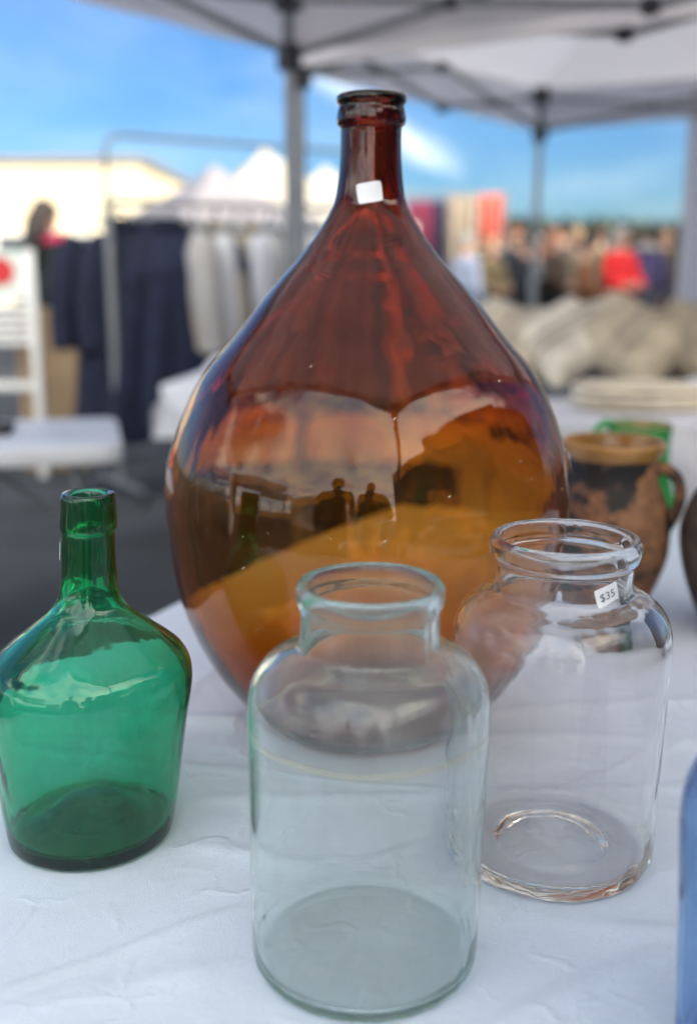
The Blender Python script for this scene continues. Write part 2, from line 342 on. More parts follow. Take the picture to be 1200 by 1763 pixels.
# ------------------------------------------------------------------ canopies
def canopy(name, label, centre, rz, size=(3.0, 3.0), eave=2.33, peak=3.05, val=0.24, fab=None, walls=(), low=2.07, group=None):
    fab = fab or M['canopy']
    o = empty(name, (centre[0], centre[1], 0), rz); hx, hy = size[0] / 2, size[1] / 2
    cs = [(-hx, -hy), (hx, -hy), (hx, hy), (-hx, hy)]
    for k in range(4):
        a, b2 = Vector((*cs[k], eave)), Vector((*cs[(k + 1) % 4], eave)); pk = Vector((0, 0, peak))
        def roof(u, v, a=a, b2=b2):
            e = a.lerp(b2, u); q = e.lerp(pk, v)
            q.z -= 0.10 * math.sin(math.pi * u) * (1 - v) * math.sin(math.pi * min(v * 1.3 + .05, 1)) + 0.01 * noise.noise(q * 3)
            return q
        g = G(); g.grid(16, 12, roof); g.build('roof_panel', fab, o)
        nrm = Vector((a.y - b2.y, b2.x - a.x, 0)).normalized() * -1
        def valn(u, v, a=a, b2=b2, nrm=nrm):
            e = a.lerp(b2, u); q = Vector((e.x, e.y, eave + .005 - v * val)) + nrm * (-0.012 + 0.012 * v * math.sin(u * 37 + k) + .004)
            return q
        g = G(); g.grid(60, 4, valn); g.build('valance', fab, o)
        # leg: outer lower tube, inner upper tube, bracket, slider, foot
        d = Vector((-math.copysign(.06, cs[k][0]), -math.copysign(.06, cs[k][1]), 0))
        c = Vector((*cs[k], 0)) + d
        g = G(); g.box((c.x, c.y, .62), (.042, .042, 1.2)).box((c.x, c.y, 1.75), (.032, .032, 1.12)); lg = g.build('leg', M['steel'], o, smooth=False)
        G().box((c.x, c.y, .012), (.10, .10, .02)).build('foot_plate', M['steel'], lg, smooth=False)
        G().box((c.x, c.y, eave - .04), (.085, .085, .10), bev=.008).build('corner_bracket', M['bracket'], o)
        G().box((c.x, c.y, low), (.075, .075, .10), bev=.008).build('slider', M['bracket'], o)
        # scissor truss along this side
        i0 = a + d * 1.0; n2 = Vector((*cs[(k + 1) % 4], 0)); d2 = Vector((-math.copysign(.06, n2.x), -math.copysign(.06, n2.y), 0)); i1 = b2 + d2
        inn = (Vector((0, 0, 0)) - (Vector((a.x, a.y, 0)) + Vector((b2.x, b2.y, 0))) / 2).normalized()
        hi, lw = eave - .05, low + .01; mid = (i0 + i1) / 2
        for off, (A, za, B, zb) in zip((.012, -.012, .012, -.012), ((i0, lw, mid, hi), (i0, hi, mid, lw), (mid, lw, i1, hi), (mid, hi, i1, lw))):
            A2 = Vector((A.x, A.y, za)) + inn * off; B2 = Vector((B.x, B.y, zb)) + inn * off
            t = (B2 - A2); L = t.length; ty = t.normalized(); tz = inn.cross(ty)
            Mx = Matrix((ty, inn, tz)).transposed()
            G().box((A2 + B2) / 2, (L, .012, .028), rot=Mx).build('scissor_bar', M['steel'], o, smooth=False)
        for zc_ in (hi, lw): G().box((mid.x, mid.y, zc_), (.05, .05, .05), bev=.006).build('truss_joint', M['bracket'], o)
        for fq in (.25, .75):
            pj = i0.lerp(i1, fq); G().box((pj.x, pj.y, (hi + lw) / 2), (.045, .045, .045), bev=.006).build('truss_joint', M['bracket'], o)
        if k in walls:
            f0, f1 = walls[k]
            def wall(u, v, a=a, b2=b2, nrm=nrm):
                e = a.lerp(b2, f0 + (f1 - f0) * u); q = Vector((e.x, e.y, (eave - .03) * (1 - v) + .02)) - nrm * (.02 + .02 * math.sin(u * 40) * (0.3 + v))
                return q
            g = G(); g.grid(80, 10, wall); g.build('side_curtain', fab, o)
    g = G().tube([(0, 0, peak - .45), (0, 0, peak - .02)], .018, 8); g.build('centre_pole', M['steel'], o)
    tag(o, label, 'canopy', group)
    return o
canopy('pop_up_canopy', 'white pop up canopy overhead with its corner pole behind the clothes rack', (-.25 - 1.68 * .559 + 1.5 * .829, 4.5 - 1.68 * .829 - 1.5 * .559), R(-34), size=(3.0, 3.36))
canopy('pop_up_canopy', 'white pop up canopy further back over the stall of grain sack pillows', (1.18 - 1.315 * .56 + 1.5 * .829, 7.0 - 1.315 * .829 - 1.5 * .56), R(-34), size=(3.0, 2.63), walls={2: (0.0, 0.675)})

# ------------------------------------------------------------------ our table and its cloth
TU = Vector((0.444, 0.896, 0)); TV = Vector((0.896, -0.444, 0)); TC = Vector((0.125, 2.466, 0))   # far left corner, axes
tb_len, tb_wid = 2.35, 1.75
to = empty('folding_table', TC - TU * (tb_len / 2) + TV * (tb_wid / 2), math.atan2(TV.y, TV.x))
G().box((0, 0, TABLE - .032), (tb_wid - .03, tb_len - .03, .045), bev=.01).build('tabletop', M['plastic'], to)
for sx in (-1, 1):
    for sy in (-1, 1):
        G().tube([(sx * (tb_wid / 2 - .15), sy * (tb_len / 2 - .2), 0), (sx * (tb_wid / 2 - .15), sy * (tb_len / 2 - .2), TABLE - .05)], .016, 10).build('leg', M['steel'], to)
tag(to, 'long table under the white damask cloth holding the glass jars', 'table')
def fold(x, y, px, py, ang, w, h):
    d = (x - px) * math.sin(ang) - (y - py) * math.cos(ang)
    return h * math.exp(-(d / w) ** 2)
def cloth_h(x, y):
    z = 0.0016 * noise.noise(Vector((x * 5, y * 5, 1))) + 0.0011 * noise.noise(Vector((x * 13 + y * 4, y * 9, 4)))
    r1 = noise.ridged_multi_fractal(Vector((x * 3 + .6 * y, y * 7, 7)), 0.9, 2.1, 4, 1.0, 2.0)
    z += 0.0007 * r1
    # fold creases left from the packet, and long slack ripples
    wob = .012 * noise.noise(Vector((x * 6, y * 6, 9)))
    z += fold(x, y, -0.12, 0.79, R(33), .004, .0028) + fold(x, y + wob, .42, .95, R(-12), .006, .0022) + fold(x + wob, y, .3, .76, R(-18), .012, .0028)
    z += fold(x + wob, y, .38, 1.02, R(3), .010, .0024) + fold(x, y + wob, .45, 1.12, R(-6), .012, .003) + fold(x + wob, y, .5, 1.25, R(5), .014, .003)
    z += fold(x + wob, y, -.20, 1.30, R(70), .01, .002) + fold(x, y + wob, -.12, .72, R(20), .014, .002) + fold(x + wob, y, .18, .70, R(28), .010, .0024)
    w = 1.0
    for bx_, by_, br_ in BASES:
        d = math.hypot(x - bx_, y - by_) - br_; w = min(w, max(0.0, min(1.0, d / .05)) ** 1.5)
    return z * 1.7 * w
BASES = [(.020, 1.200, .11), (.0128, .7505, .09), (.1925, .9025, .095), (-.2545, .9368, .082), (.2975, .6268, .066), (.4131, 1.5788, .06), (.6243, 2.1792, .08), (.6101, 1.5168, .07)]
def cloth_pt(u, v):
    # overhang on all four sides
    ov = 0.22; s = (u * (tb_wid + 2 * ov)) - ov; t = (v * (tb_len + 2 * ov)) - ov
    ds = max(0, -s, s - tb_wid); dt = max(0, -t, t - tb_len)
    cs_, ct = min(max(s, 0), tb_wid), min(max(t, 0), tb_len)
    drop = max(ds, dt); out = .012 * min(1, drop / .03) + .02 * drop * math.sin((s + t) * 26)
    p = TC + TV * (cs_ + (out if s > tb_wid else -out if s < 0 else 0)) - TU * (ct + (out if t > tb_len else -out if t < 0 else 0))
    z = TABLE - drop
    h = cloth_h(p.x, p.y) * (1 if drop == 0 else max(0, 1 - drop / .02))
    return Vector((p.x, p.y, z + h))
g = G(); g.grid(420, 520, cloth_pt)
tag(g.build('tablecloth', M['cloth'], angle=R(180)), 'white damask tablecloth creased and spread under all the glass', 'tablecloth')

# ------------------------------------------------------------------ glassware
def smooth_profile(pts, step=0.003):
    """Catmull-Rom through the points (r,z), resampled"""
    P = [Vector((p[0], p[1])) for p in pts]; out = []
    for i in range(len(P) - 1):
        p0 = P[i - 1] if i else P[i]; p1, p2 = P[i], P[i + 1]; p3 = P[i + 2] if i + 2 < len(P) else P[i + 1]
        L = (p2 - p1).length; n = max(1, int(math.ceil(L / step)))
        m1 = (p2 - p0) * (L / max(1e-6, (p1 - p0).length + L)) if i else (p2 - p1); m2 = (p3 - p1) * (L / max(1e-6, L + (p3 - p2).length)) if i + 2 < len(P) else (p2 - p1)
        for k in range(n):
            t = k / n; t2, t3 = t * t, t * t * t
            q = p1 * (2 * t3 - 3 * t2 + 1) + m1 * (t3 - 2 * t2 + t) + p2 * (-2 * t3 + 3 * t2) + m2 * (t3 - t2)
            out.append((max(0.0, q.x), q.y))
    out.append((max(0, P[-1].x), P[-1].y))
    out[0] = (pts[0][0], pts[0][1])
    return out
def rat(prof, z):
    """outer radius at height z (profile going up)"""
    for a, b in zip(prof, prof[1:]):
        if a[1] <= z <= b[1] and b[1] > a[1]: return a[0] + (b[0] - a[0]) * (z - a[1]) / (b[1] - a[1])
    return prof[-1][0]
def blown(lean=(0, 0), wob=0.004, seed=0.0, seam=None, squash=0.0, basew=0.0):
    """hand blown: slightly uneven, leaning, with an optional mould seam"""
    def fn(r, a, z, on):
        if not on: return (lean[0] * z, lean[1] * z, z)
        x, y = math.cos(a), math.sin(a)
        k = 1 + wob * noise.noise(Vector((x * 1.3, y * 1.3, z * 6 + seed))) * 1.6 + wob * .35 * noise.noise(Vector((x * 4, y * 4, z * 22 + seed)))
        if seam:
            d = math.atan2(math.sin(a - seam), math.cos(a - seam)); k += .006 * math.exp(-(d / .03) ** 2)
        k += squash * math.cos(2 * a)
        if basew: k += basew * math.exp(-z / .022) * (noise.noise(Vector((x * 5, y * 5, r * 90 + seed))) + .6 * noise.noise(Vector((x * 14, y * 14, r * 60 + seed))))
        return (r * k * x + lean[0] * z, r * k * y + lean[1] * z, z)
    return fn
def sticker_patch(name, parent, m, fn, prof, a0, z0, w, h, tilt, off=.0012, round_=.2, text=None, ink=None):
    """a paper label bent round the glass; a0 = angle of its centre"""
    ct, st = math.cos(tilt), math.sin(tilt)
    def P(u, v, o=off):
        x, y = u * ct - v * st, u * st + v * ct
        z = z0 + y; r = rat(prof, z); a = a0 + x / r
        q = Vector(fn(r, a, z, 1)); n = Vector((math.cos(a), math.sin(a), 0)); return q + n * o
    g = G(); N, K = 14, 12
    def edge(u, v):
        # superellipse corners
        x, y = u * 2 - 1, v * 2 - 1
        sx = x * (1 - round_ * .35 * abs(y) ** 8); sy = y * (1 - round_ * .35 * abs(x) ** 8); return sx * w / 2, sy * h / 2
    g.grid(N, K, lambda u, v: P(*edge(u, v))); g.grid(N, K, lambda u, v: P(*edge(u, v), off + .0003))
    o = g.build(name, m, parent)
    if text:
        cu = bpy.data.curves.new('lettering', 'FONT'); cu.body = text; cu.size = h * .62; cu.align_x = 'CENTER'; cu.align_y = 'CENTER'; cu.resolution_u = 6; cu.extrude = 0
        tmp = bpy.data.objects.new('lettering', cu); C.objects.link(tmp); bpy.context.view_layer.update()
        me = bpy.data.meshes.new_from_object(tmp.evaluated_get(bpy.context.evaluated_depsgraph_get()))
        bpy.data.objects.remove(tmp); bm = bmesh.new(); bm.from_mesh(me); bmesh.ops.triangulate(bm, faces=bm.faces); bmesh.ops.subdivide_edges(bm, edges=bm.edges, cuts=1)
        for v in bm.verts: v.co = P(v.co.x, v.co.y - h * .05, off + .0006)
        bm.to_mesh(me); bm.free(); me.materials.clear(); me.materials.append(ink)
        t = bpy.data.objects.new('price_lettering', me); C.objects.link(t); t.parent = o
    return o
CLOTH = TABLE + .0006

# --- the big amber demijohn
M['amber'] = glass('amber_glass', (0.872, 0.625, 0.0), 405, ior=1.45, tint=(0.99, 0.965, 0.93), wav=.0026, wavscale=9, dust=.008, dust_scale=30, dust_lo=.52, dust_hi=.72, dust_col=(.8, .75, .7))
dj_out = [(0, .014), (.05, .008), (.085, .002), (.1005, .003), (.122, .014), (.1470, .038), (.1794, .0800), (.2020, .1215), (.2180, .1640), (.2279, .2100), (.2325, .2500), (.2338, .2820), (.2318, .3120),
          (.2253, .3450), (.2085, .3890), (.1878, .4280), (.1500, .4727), (.1222, .5075), (.0955, .5375), (.0806, .5531), (.0690, .5680), (.0570, .5840), (.0470, .6000), (.0400, .6151), (.0365, .6320), (.0338, .6600), (.0332, .6800), (.0334, .6935)]
dj_lip = [(.0345, .6945), (.0368, .6962), (.0376, .6990), (.0374, .7050), (.0362, .7110), (.0352, .7140), (.0354, .7160), (.0375, .7185), (.0380, .7215), (.0372, .7255), (.0350, .7270)]
dj_in = [(.0290, .7255), (.0230, .7200), (.0185, .7100), (.0178, .7000), (.0180, .6700), (.0205, .6400), (.0260, .6160), (.0350, .5970), (.0465, .5780), (.0600, .5585), (.0735, .5425), (.0880, .5275), (.1145, .4985), (.1430, .4640),
         (.1815, .4210), (.2028, .3840), (.2203, .3420), (.2275, .3100), (.2296, .2820), (.2284, .2500), (.2237, .2100), (.2136, .1650), (.1974, .1245), (.1745, .0845), (.1415, .0440), (.1165, .0225), (.0980, .0130), (.05, .017), (0, .023)]
fn = blown(lean=(.008, 0), wob=.0055, seed=2.0)
zs = lambda P, a, b: [(r * a, z * b) for r, z in P]
dj_out, dj_lip, dj_in = zs(dj_out, 1, .996), zs(dj_lip, 1, .996), zs(dj_in, 1, .996)
po = smooth_profile(dj_out + dj_lip, .004)
g = G(); g.lathe(po + smooth_profile(dj_in, .004), 176, fn=fn)
dj = g.build('demijohn', M['amber'], angle=R(180)); dj.location = (.0190, 1.2000, CLOTH)
tag(dj, 'big teardrop amber glass demijohn with narrow ringed neck standing behind the clear jars', 'demijohn')
sticker_patch('price_sticker', dj, M['sticker'], fn, po, R(-90) - .04, .6210, .0262, .0212, R(9))

g = G(); rnd = random.Random(12)
for k in range(150):
    z = min(.56, max(.05, rnd.gauss(.33, .10))); a = rnd.gauss(-1.5, .7) if k % 3 else rnd.uniform(0, 6.28); r = rat(po, z); q = Vector(fn(r, a, z, 1)); n = Vector((math.cos(a), math.sin(a), .2)).normalized(); t1 = n.orthogonal().normalized(); t2 = n.cross(t1); sz = rnd.choice((.0002, .0003, .0003, .0006)); ln = rnd.choice((1, 1, 1.5, 4))
    g.add([q + n * .0006 + t1 * sz * ln, q + n * .0006 + t2 * sz, q + n * .0006 - t1 * sz * ln, q + n * .0006 - t2 * sz, q + n * (.0006 + sz), q - n * .0004], [(0, 1, 4), (1, 2, 4), (2, 3, 4), (3, 0, 4), (1, 0, 5), (2, 1, 5), (3, 2, 5), (0, 3, 5)])
tag(g.build('dust_specks', mat('pale_dust', (.7, .62, .5), .9, var=.2), dj, smooth=False), kind='stuff')

# --- front jar, faint aqua
M['aqua'] = glass('aqua_glass', (0.45, 0.93, 0.80), 9, ior=1.38, tint=(.990, 1, .996), dust=.12, dust_scale=12, dust_lo=.45, dust_hi=.68, dust_col=(.84, .88, .88), wav=.0006, wavscale=9, grime=(.2035, .0028, .30, (.62, .58, .36)))
fj_out = [(0, .004), (.05, .003), (.080, .0012), (.0870, .0022), (.0905, .0080), (.0912, .018), (.0916, .040), (.0922, .0765), (.0926, .1500), (.0930, .1950), (.0932, .2100), (.0922, .2240), (.0893, .2380), (.0820, .2500), (.0715, .2580), (.0610, .2628), (.0558, .2650), (.0538, .2674), (.0531, .2720), (.0528, .2860), (.0527, .2945)]
fj_lip = [(.0533, .2968), (.0550, .2990), (.0562, .3030), (.0563, .3080), (.0556, .3125), (.0535, .3155)]
fj_in = [(.0508, .3150), (.0488, .3110), (.0478, .3040), (.0478, .2900), (.0482, .2720), (.0492, .2650), (.0525, .2612), (.0590, .2582), (.0690, .2535), (.0790, .2450), (.0858, .2345), (.0890, .2215), (.0898, .2080), (.0898, .1900), (.0894, .1400), (.0890, .0700), (.0884, .0250), (.0862, .0125), (.0800, .0078), (.05, .0080), (0, .0095)]
fn = blown(lean=(.012, 0), wob=.004, seed=11, basew=.008, seam=R(-38))
g = G(); g.lathe(smooth_profile(fj_out + fj_lip, .0025) + smooth_profile(fj_in, .0025), 160, fn=fn)
fj = g.build('glass_jar', M['aqua'], angle=R(180)); fj.location = (.0128, .7505, CLOTH)
tag(fj, 'pale aqua wide mouth glass jar standing nearest in front of the amber demijohn', 'jar')

# --- right jar, colourless with straw edge, price label
M['clear'] = glass('straw_glass', (0.84, 0.82, 0.72), 6, ior=1.42, tint=(1, 1, 1), dust=.03, dust_scale=22, dust_lo=.46, dust_hi=.70, dust_col=(.82, .80, .80), wav=.0022, wavscale=15)
rj_out = [(0, .012), (.035, .0115), (.046, .008), (.052, .0035), (.075, .0012), (.0905, .0025), (.0955, .0085), (.0965, .016), (.0972, .050), (.0980, .1000), (.0988, .1500), (.0998, .1950), (.0998, .2120), (.0985, .2250), (.0945, .2370), (.0880, .2460), (.0790, .2525), (.0700, .2562), (.0645, .2590), (.0622, .2640), (.0618, .2720), (.0620, .2790), (.0622, .2850)]
rj_lip = [(.0634, .2875), (.0660, .2895), (.0677, .2935), (.0681, .2990), (.0674, .3045), (.0650, .3080), (.0625, .3090)]
rj_in = [(.0598, .3078), (.0580, .3040), (.0574, .2960), (.0576, .2800), (.0574, .2640), (.0590, .2555), (.0660, .2515), (.0760, .2475), (.0850, .2400), (.0915, .2300), (.0945, .2190), (.0958, .2080), (.0958, .1900), (.0948, .1400), (.0940, .0800), (.0930, .0330), (.0905, .0175), (.0840, .0125), (.060, .0120), (.050, .0165), (.035, .0185), (0, .0190)]
fn = blown(lean=(.004, 0), wob=.006, seed=21, basew=.022, seam=R(70))
rj_out, rj_lip, rj_in = zs(rj_out, .988, 1.010), zs(rj_lip, .988, 1.010), zs(rj_in, .988, 1.010)
po = smooth_profile(rj_out + rj_lip, .0025)
g = G(); g.lathe(po + smooth_profile(rj_in, .0025), 160, fn=fn)
rj = g.build('glass_jar', M['clear'], angle=R(180)); rj.location = (.1925, .9025, CLOTH)
tag(rj, 'colourless wide mouth glass jar wearing a thirty five dollar price label beside the demijohn', 'jar')
sticker_patch('price_label', rj, M['sticker'], fn, po, R(-90) + .42, .2745, .0225, .0165, R(17), text='$35', ink=M['ink'], round_=.12)

# --- green bottle
M['green'] = glass('green_glass', (0.02, 0.86, 0.67), 370, tint=(.955, .99, .975), dust=.09, dust_scale=13, dust_lo=.52, dust_hi=.60, dust_col=(.25, .60, .45), wav=.0032, wavscale=16)
gb_out = [(0, .012), (.03, .009), (.055, .003), (.070, .0015), (.0790, .0030), (.0815, .0100), (.0835, .0220), (.0860, .0400), (.0897, .0771), (.0935, .1150), (.0970, .1450), (.0976, .1600), (.0955, .1740), (.0890, .1860), (.0800, .1945), (.0660, .2055), (.0546, .2145), (.0434, .2235), (.0345, .2325), (.0297, .2410), (.0270, .2500), (.0256, .2650), (.0245, .2880), (.0240, .3040)]
gb_lip = [(.0246, .3056), (.0258, .3072), (.0262, .3110), (.0258, .3200), (.0252, .3320), (.0247, .3385), (.0236, .3412)]
gb_in = [(.0190, .3412), (.0165, .3395), (.0150, .3340), (.0146, .3200), (.0148, .2950), (.0160, .2650), (.0205, .2480), (.0250, .2370), (.0340, .2270), (.0440, .2180), (.0560, .2090), (.0680, .1995), (.0800, .1885), (.0880, .1790), (.0920, .1690), (.0932, .1580), (.0925, .1430), (.0892, .1150), (.0852, .0771), (.0810, .0300), (.0775, .0165), (.0700, .0135), (.050, .0215), (.03, .033), (0, .038)]
gb_out, gb_lip, gb_in = zs(gb_out, .985, 1.006), zs(gb_lip, .985, 1.006), zs(gb_in, .985, 1.006)
fn = blown(lean=(.046, 0), wob=.008, seed=31, seam=R(-55))
g = G(); g.lathe(smooth_profile(gb_out + gb_lip, .003) + smooth_profile(gb_in, .003), 180, fn=fn)
gb = g.build('green_bottle', M['green'], angle=R(180)); gb.location = (-.2545, .9368, CLOTH)
sticker_patch('price_sticker', gb, M['sticker'], fn, smooth_profile(gb_out + gb_lip, .003), R(186), .2900, .016, .018, 0, off=.0016)
tag(gb, 'emerald green glass demijohn bottle with slim neck standing alone at the left', 'bottle')

# --- blue bottle at the right border
M['blue'] = glass('blue_glass', (0.20, 0.50, 0.95), 26, tint=(.86, .94, 1), rough=.03, dust=.30, dust_scale=5, dust_lo=.3, dust_hi=.75, dust_col=(.30, .52, .86), wav=.001)
bb_out = [(0, .010), (.05, .004), (.060, .0020), (.0640, .008), (.0645, .03), (.0650, .0700), (.0656, .1362), (.0664, .1745), (.0655, .1930), (.0615, .2120), (.0510, .2330), (.0370, .2480), (.0250, .2570), (.0190, .2680), (.0175, .2850), (.0175, .3050)]
bb_lip = [(.0195, .3065), (.0205, .3110), (.0200, .3170), (.0180, .3185)]
bb_in = [(.0140, .3170), (.0130, .3050), (.0132, .2800), (.0150, .2660), (.0220, .2530), (.0340, .2430), (.0480, .2280), (.0575, .2080), (.0615, .1910), (.0622, .1745), (.0616, .1362), (.0608, .0700), (.0600, .025), (.0560, .012), (0, .014)]
fn = blown(lean=(-.045, 0), wob=.005, seed=41)
g = G(); g.lathe(smooth_profile(bb_out + bb_lip, .003) + smooth_profile(bb_in, .003), 120, fn=fn)
bb = g.build('blue_bottle', M['blue'], angle=R(180)); bb.location = (.2975, .6268, CLOTH)
tag(bb, 'blurred sky blue glass bottle cut off at the lower right border', 'bottle')

# ------------------------------------------------------------------ pottery
def clay(name, c1, c2, c3, rough=.75, scale=14, lo=.50, hi=.56, seed=0, bump=.4):
    m = bpy.data.materials.new(name); m.use_nodes = True; t = m.node_tree; L = t.links.new; b = t.nodes['Principled BSDF']; b.inputs['Roughness'].default_value = rough
    co = t.nodes.new('ShaderNodeTexCoord'); mp = t.nodes.new('ShaderNodeMapping'); mp.inputs['Location'].default_value = (seed, seed * .7, 0); L(co.outputs['Object'], mp.inputs[0])
    n = t.nodes.new('ShaderNodeTexNoise'); n.inputs['Scale'].default_value = scale; n.inputs['Detail'].default_value = 7; n.inputs['Roughness'].default_value = .6; L(mp.outputs[0], n.inputs['Vector'])
    r = t.nodes.new('ShaderNodeMapRange'); r.inputs['From Min'].default_value = lo; r.inputs['From Max'].default_value = hi; L(n.outputs['Fac'], r.inputs['Value'])
    n2 = t.nodes.new('ShaderNodeTexNoise'); n2.inputs['Scale'].default_value = 40; n2.inputs['Detail'].default_value = 6; L(mp.outputs[0], n2.inputs['Vector'])
    rp = t.nodes.new('ShaderNodeValToRGB'); rp.color_ramp.elements[0].position = .35; rp.color_ramp.elements[1].position = .68; rp.color_ramp.elements[0].color = (*c1, 1); rp.color_ramp.elements[1].color = (*c2, 1); L(n2.outputs['Fac'], rp.inputs[0])
    mx = t.nodes.new('ShaderNodeMix'); mx.data_type = 'RGBA'; L(r.outputs[0], mx.inputs[0]); L(rp.outputs[0], mx.inputs[6]); mx.inputs[7].default_value = (*c3, 1); L(mx.outputs[2], b.inputs['Base Color'])
    bp = t.nodes.new('ShaderNodeBump'); bp.inputs['Strength'].default_value = bump; bp.inputs['Distance'].default_value = .003; L(n2.outputs['Fac'], bp.inputs['Height']); L(bp.outputs[0], b.inputs['Normal'])
    return m
M['terracotta'] = clay('sooty_terracotta', (.13, .056, .026), (.29, .135, .062), (.010, .009, .008), seed=3.1, lo=.50, hi=.55, scale=9, rough=.68)
M['ochre'] = mat('ochre_glaze', (.34, .17, .045), .22, var=.3, vscale=22, spec=.6)
M['ochre_dark'] = mat('brown_glaze', (.16, .065, .02), .2, var=.3, vscale=22, spec=.6)
tj_out = [(0, .0), (.050, .0), (.0540, .006), (.0580, .030), (.0732, .0666), (.0850, .1020), (.0888, .1400), (.0880, .1600), (.0835, .1850), (.0750, .2060), (.0680, .2230), (.0664, .2380), (.0680, .2560), (.0700, .2640)]
fn = blown(lean=(-.03, 0), wob=.006, seed=51)
jug = empty('terracotta_jug', (.4131, 1.5788, CLOTH))
g = G(); g.lathe(smooth_profile(tj_out, .004) + smooth_profile([(.0650, .2640), (.0610, .2380), (.0640, .2150), (.0800, .1800), (.0830, .1400), (.0680, .0666), (.045, .012), (0, .010)], .006), 72, fn=fn); g.build('body', M['terracotta'], jug, angle=R(70))
g = G(); g.lathe(smooth_profile([(.0700, .2600), (.0725, .2640), (.0760, .2720), (.0772, .2780), (.0768, .2825), (.0740, .2845), (.0715, .2825), (.0700, .2750), (.0672, .2640), (.0658, .2560), (.0690, .2590), (.0700, .2600)], .002), 72, fn=fn); g.build('glazed_rim', M['ochre'], jug, angle=R(180))
g = G(); g.lathe(smooth_profile([(.0668, .2640), (.0630, .2380), (.0632, .2300), (.0605, .2300), (.0600, .2380), (.0645, .2630), (.0668, .2640)], .004), 72, fn=lambda r, a, z, on: fn(r * .965, a, z, on)); g.build('glazed_throat', M['ochre_dark'], jug, angle=R(180))
hp = [(.055, 0, .236), (.072, -.010, .240), (.088, -.016, .227), (.094, -.018, .203), (.089, -.016, .176), (.078, -.008, .150)]
hq = [Vector(p) for p in hp]; cur = []
for i in range(len(hq) - 1):
    for k in range(6):
        t = k / 6; p0 = hq[max(i - 1, 0)]; p3 = hq[min(i + 2, len(hq) - 1)]; p1, p2 = hq[i], hq[i + 1]
        cur.append(.5 * ((2 * p1) + (p2 - p0) * t + (2 * p0 - 5 * p1 + 4 * p2 - p3) * t * t + (3 * p1 - p0 - 3 * p2 + p3) * t ** 3))
cur.append(hq[-1])
g = G(); g.tube(cur, [.0115 - .003 * math.sin(math.pi * i / (len(cur) - 1)) for i in range(len(cur))], 12); h = g.build('handle', M['terracotta'], jug)
tag(jug, 'sooty terracotta jug with an ochre glazed rim and side handle', 'jug')

M['greenglaze'] = mat('green_glaze', (.015, .17, .035), .16, col2=(.03, .28, .05), vscale=16, spec=.6)
M['cream_glaze'] = mat('ochre_slip', (.35, .25, .12), .3, col2=(.10, .20, .04), vscale=18)
gp = empty('green_pitcher', (.6243, 2.1792, CLOTH))
fn = blown(lean=(-.06, 0), wob=.006, seed=61)
g = G(); g.lathe(smooth_profile([(0, 0), (.06, 0), (.070, .006), (.0775, .03), (.0760, .05), (.0700, .075), (.0635, .105), (.0612, .140), (.0622, .175), (.0650, .2), (.0680, .2110), (.0690, .2150)], .005), 64, fn=fn); g.build('body', M['greenglaze'], gp, angle=R(80))
g = G(); g.lathe(smooth_profile([(.0690, .2150), (.0680, .2185), (.0655, .2180), (.0630, .2050), (.0590, .1700), (.0580, .1300), (.066, .06), (.05, .012), (0, .010)], .005), 64, fn=fn); g.build('glazed_inside', M['cream_glaze'], gp, angle=R(80))
hp = [(-.070, -.02, .210), (-.084, -.028, .224), (-.106, -.035, .216), (-.122, -.04, .175), (-.122, -.04, .135), (-.105, -.035, .095), (-.076, -.025, .070)]
hq = [Vector(p) for p in hp]; cur = []
for i in range(len(hq) - 1):
    for k in range(5):
        t = k / 5; p0 = hq[max(i - 1, 0)]; p3 = hq[min(i + 2, len(hq) - 1)]; p1, p2 = hq[i], hq[i + 1]
        cur.append(.5 * ((2 * p1) + (p2 - p0) * t + (2 * p0 - 5 * p1 + 4 * p2 - p3) * t * t + (3 * p1 - p0 - 3 * p2 + p3) * t ** 3))
cur.append(hq[-1])
G().tube(cur, .0085, 10).build('handle', M['greenglaze'], gp)
tag(gp, 'bright green glazed pitcher half hidden behind the terracotta jug', 'pitcher')

M['darkclay'] = clay('smoked_clay', (.045, .032, .024), (.10, .075, .055), (.02, .016, .014), seed=8, lo=.5, hi=.62, scale=9)
fn = blown(lean=(-.09, 0), wob=.006, seed=71)
g = G(); g.lathe(smooth_profile([(0, 0), (.058, 0), (.0640, .006), (.0790, .0390), (.0921, .0900), (.0968, .1354), (.0928, .1685), (.0760, .2080), (.0560, .2350), (.0470, .2550), (.0480, .2750), (.0550, .2860), (.0540, .2900), (.0500, .2880), (.0420, .2700), (.0420, .2500), (.0500, .2330), (.0700, .2050), (.0870, .1650), (.0900, .1300), (.08, .06), (.05, .01), (0, .008)], .004), 72, fn=fn)
dp = g.build('dark_pot', M['darkclay'], angle=R(80)); dp.location = (.6101, 1.5168, CLOTH)
tag(dp, 'dark smoked clay pot cut off at the right border', 'pot')

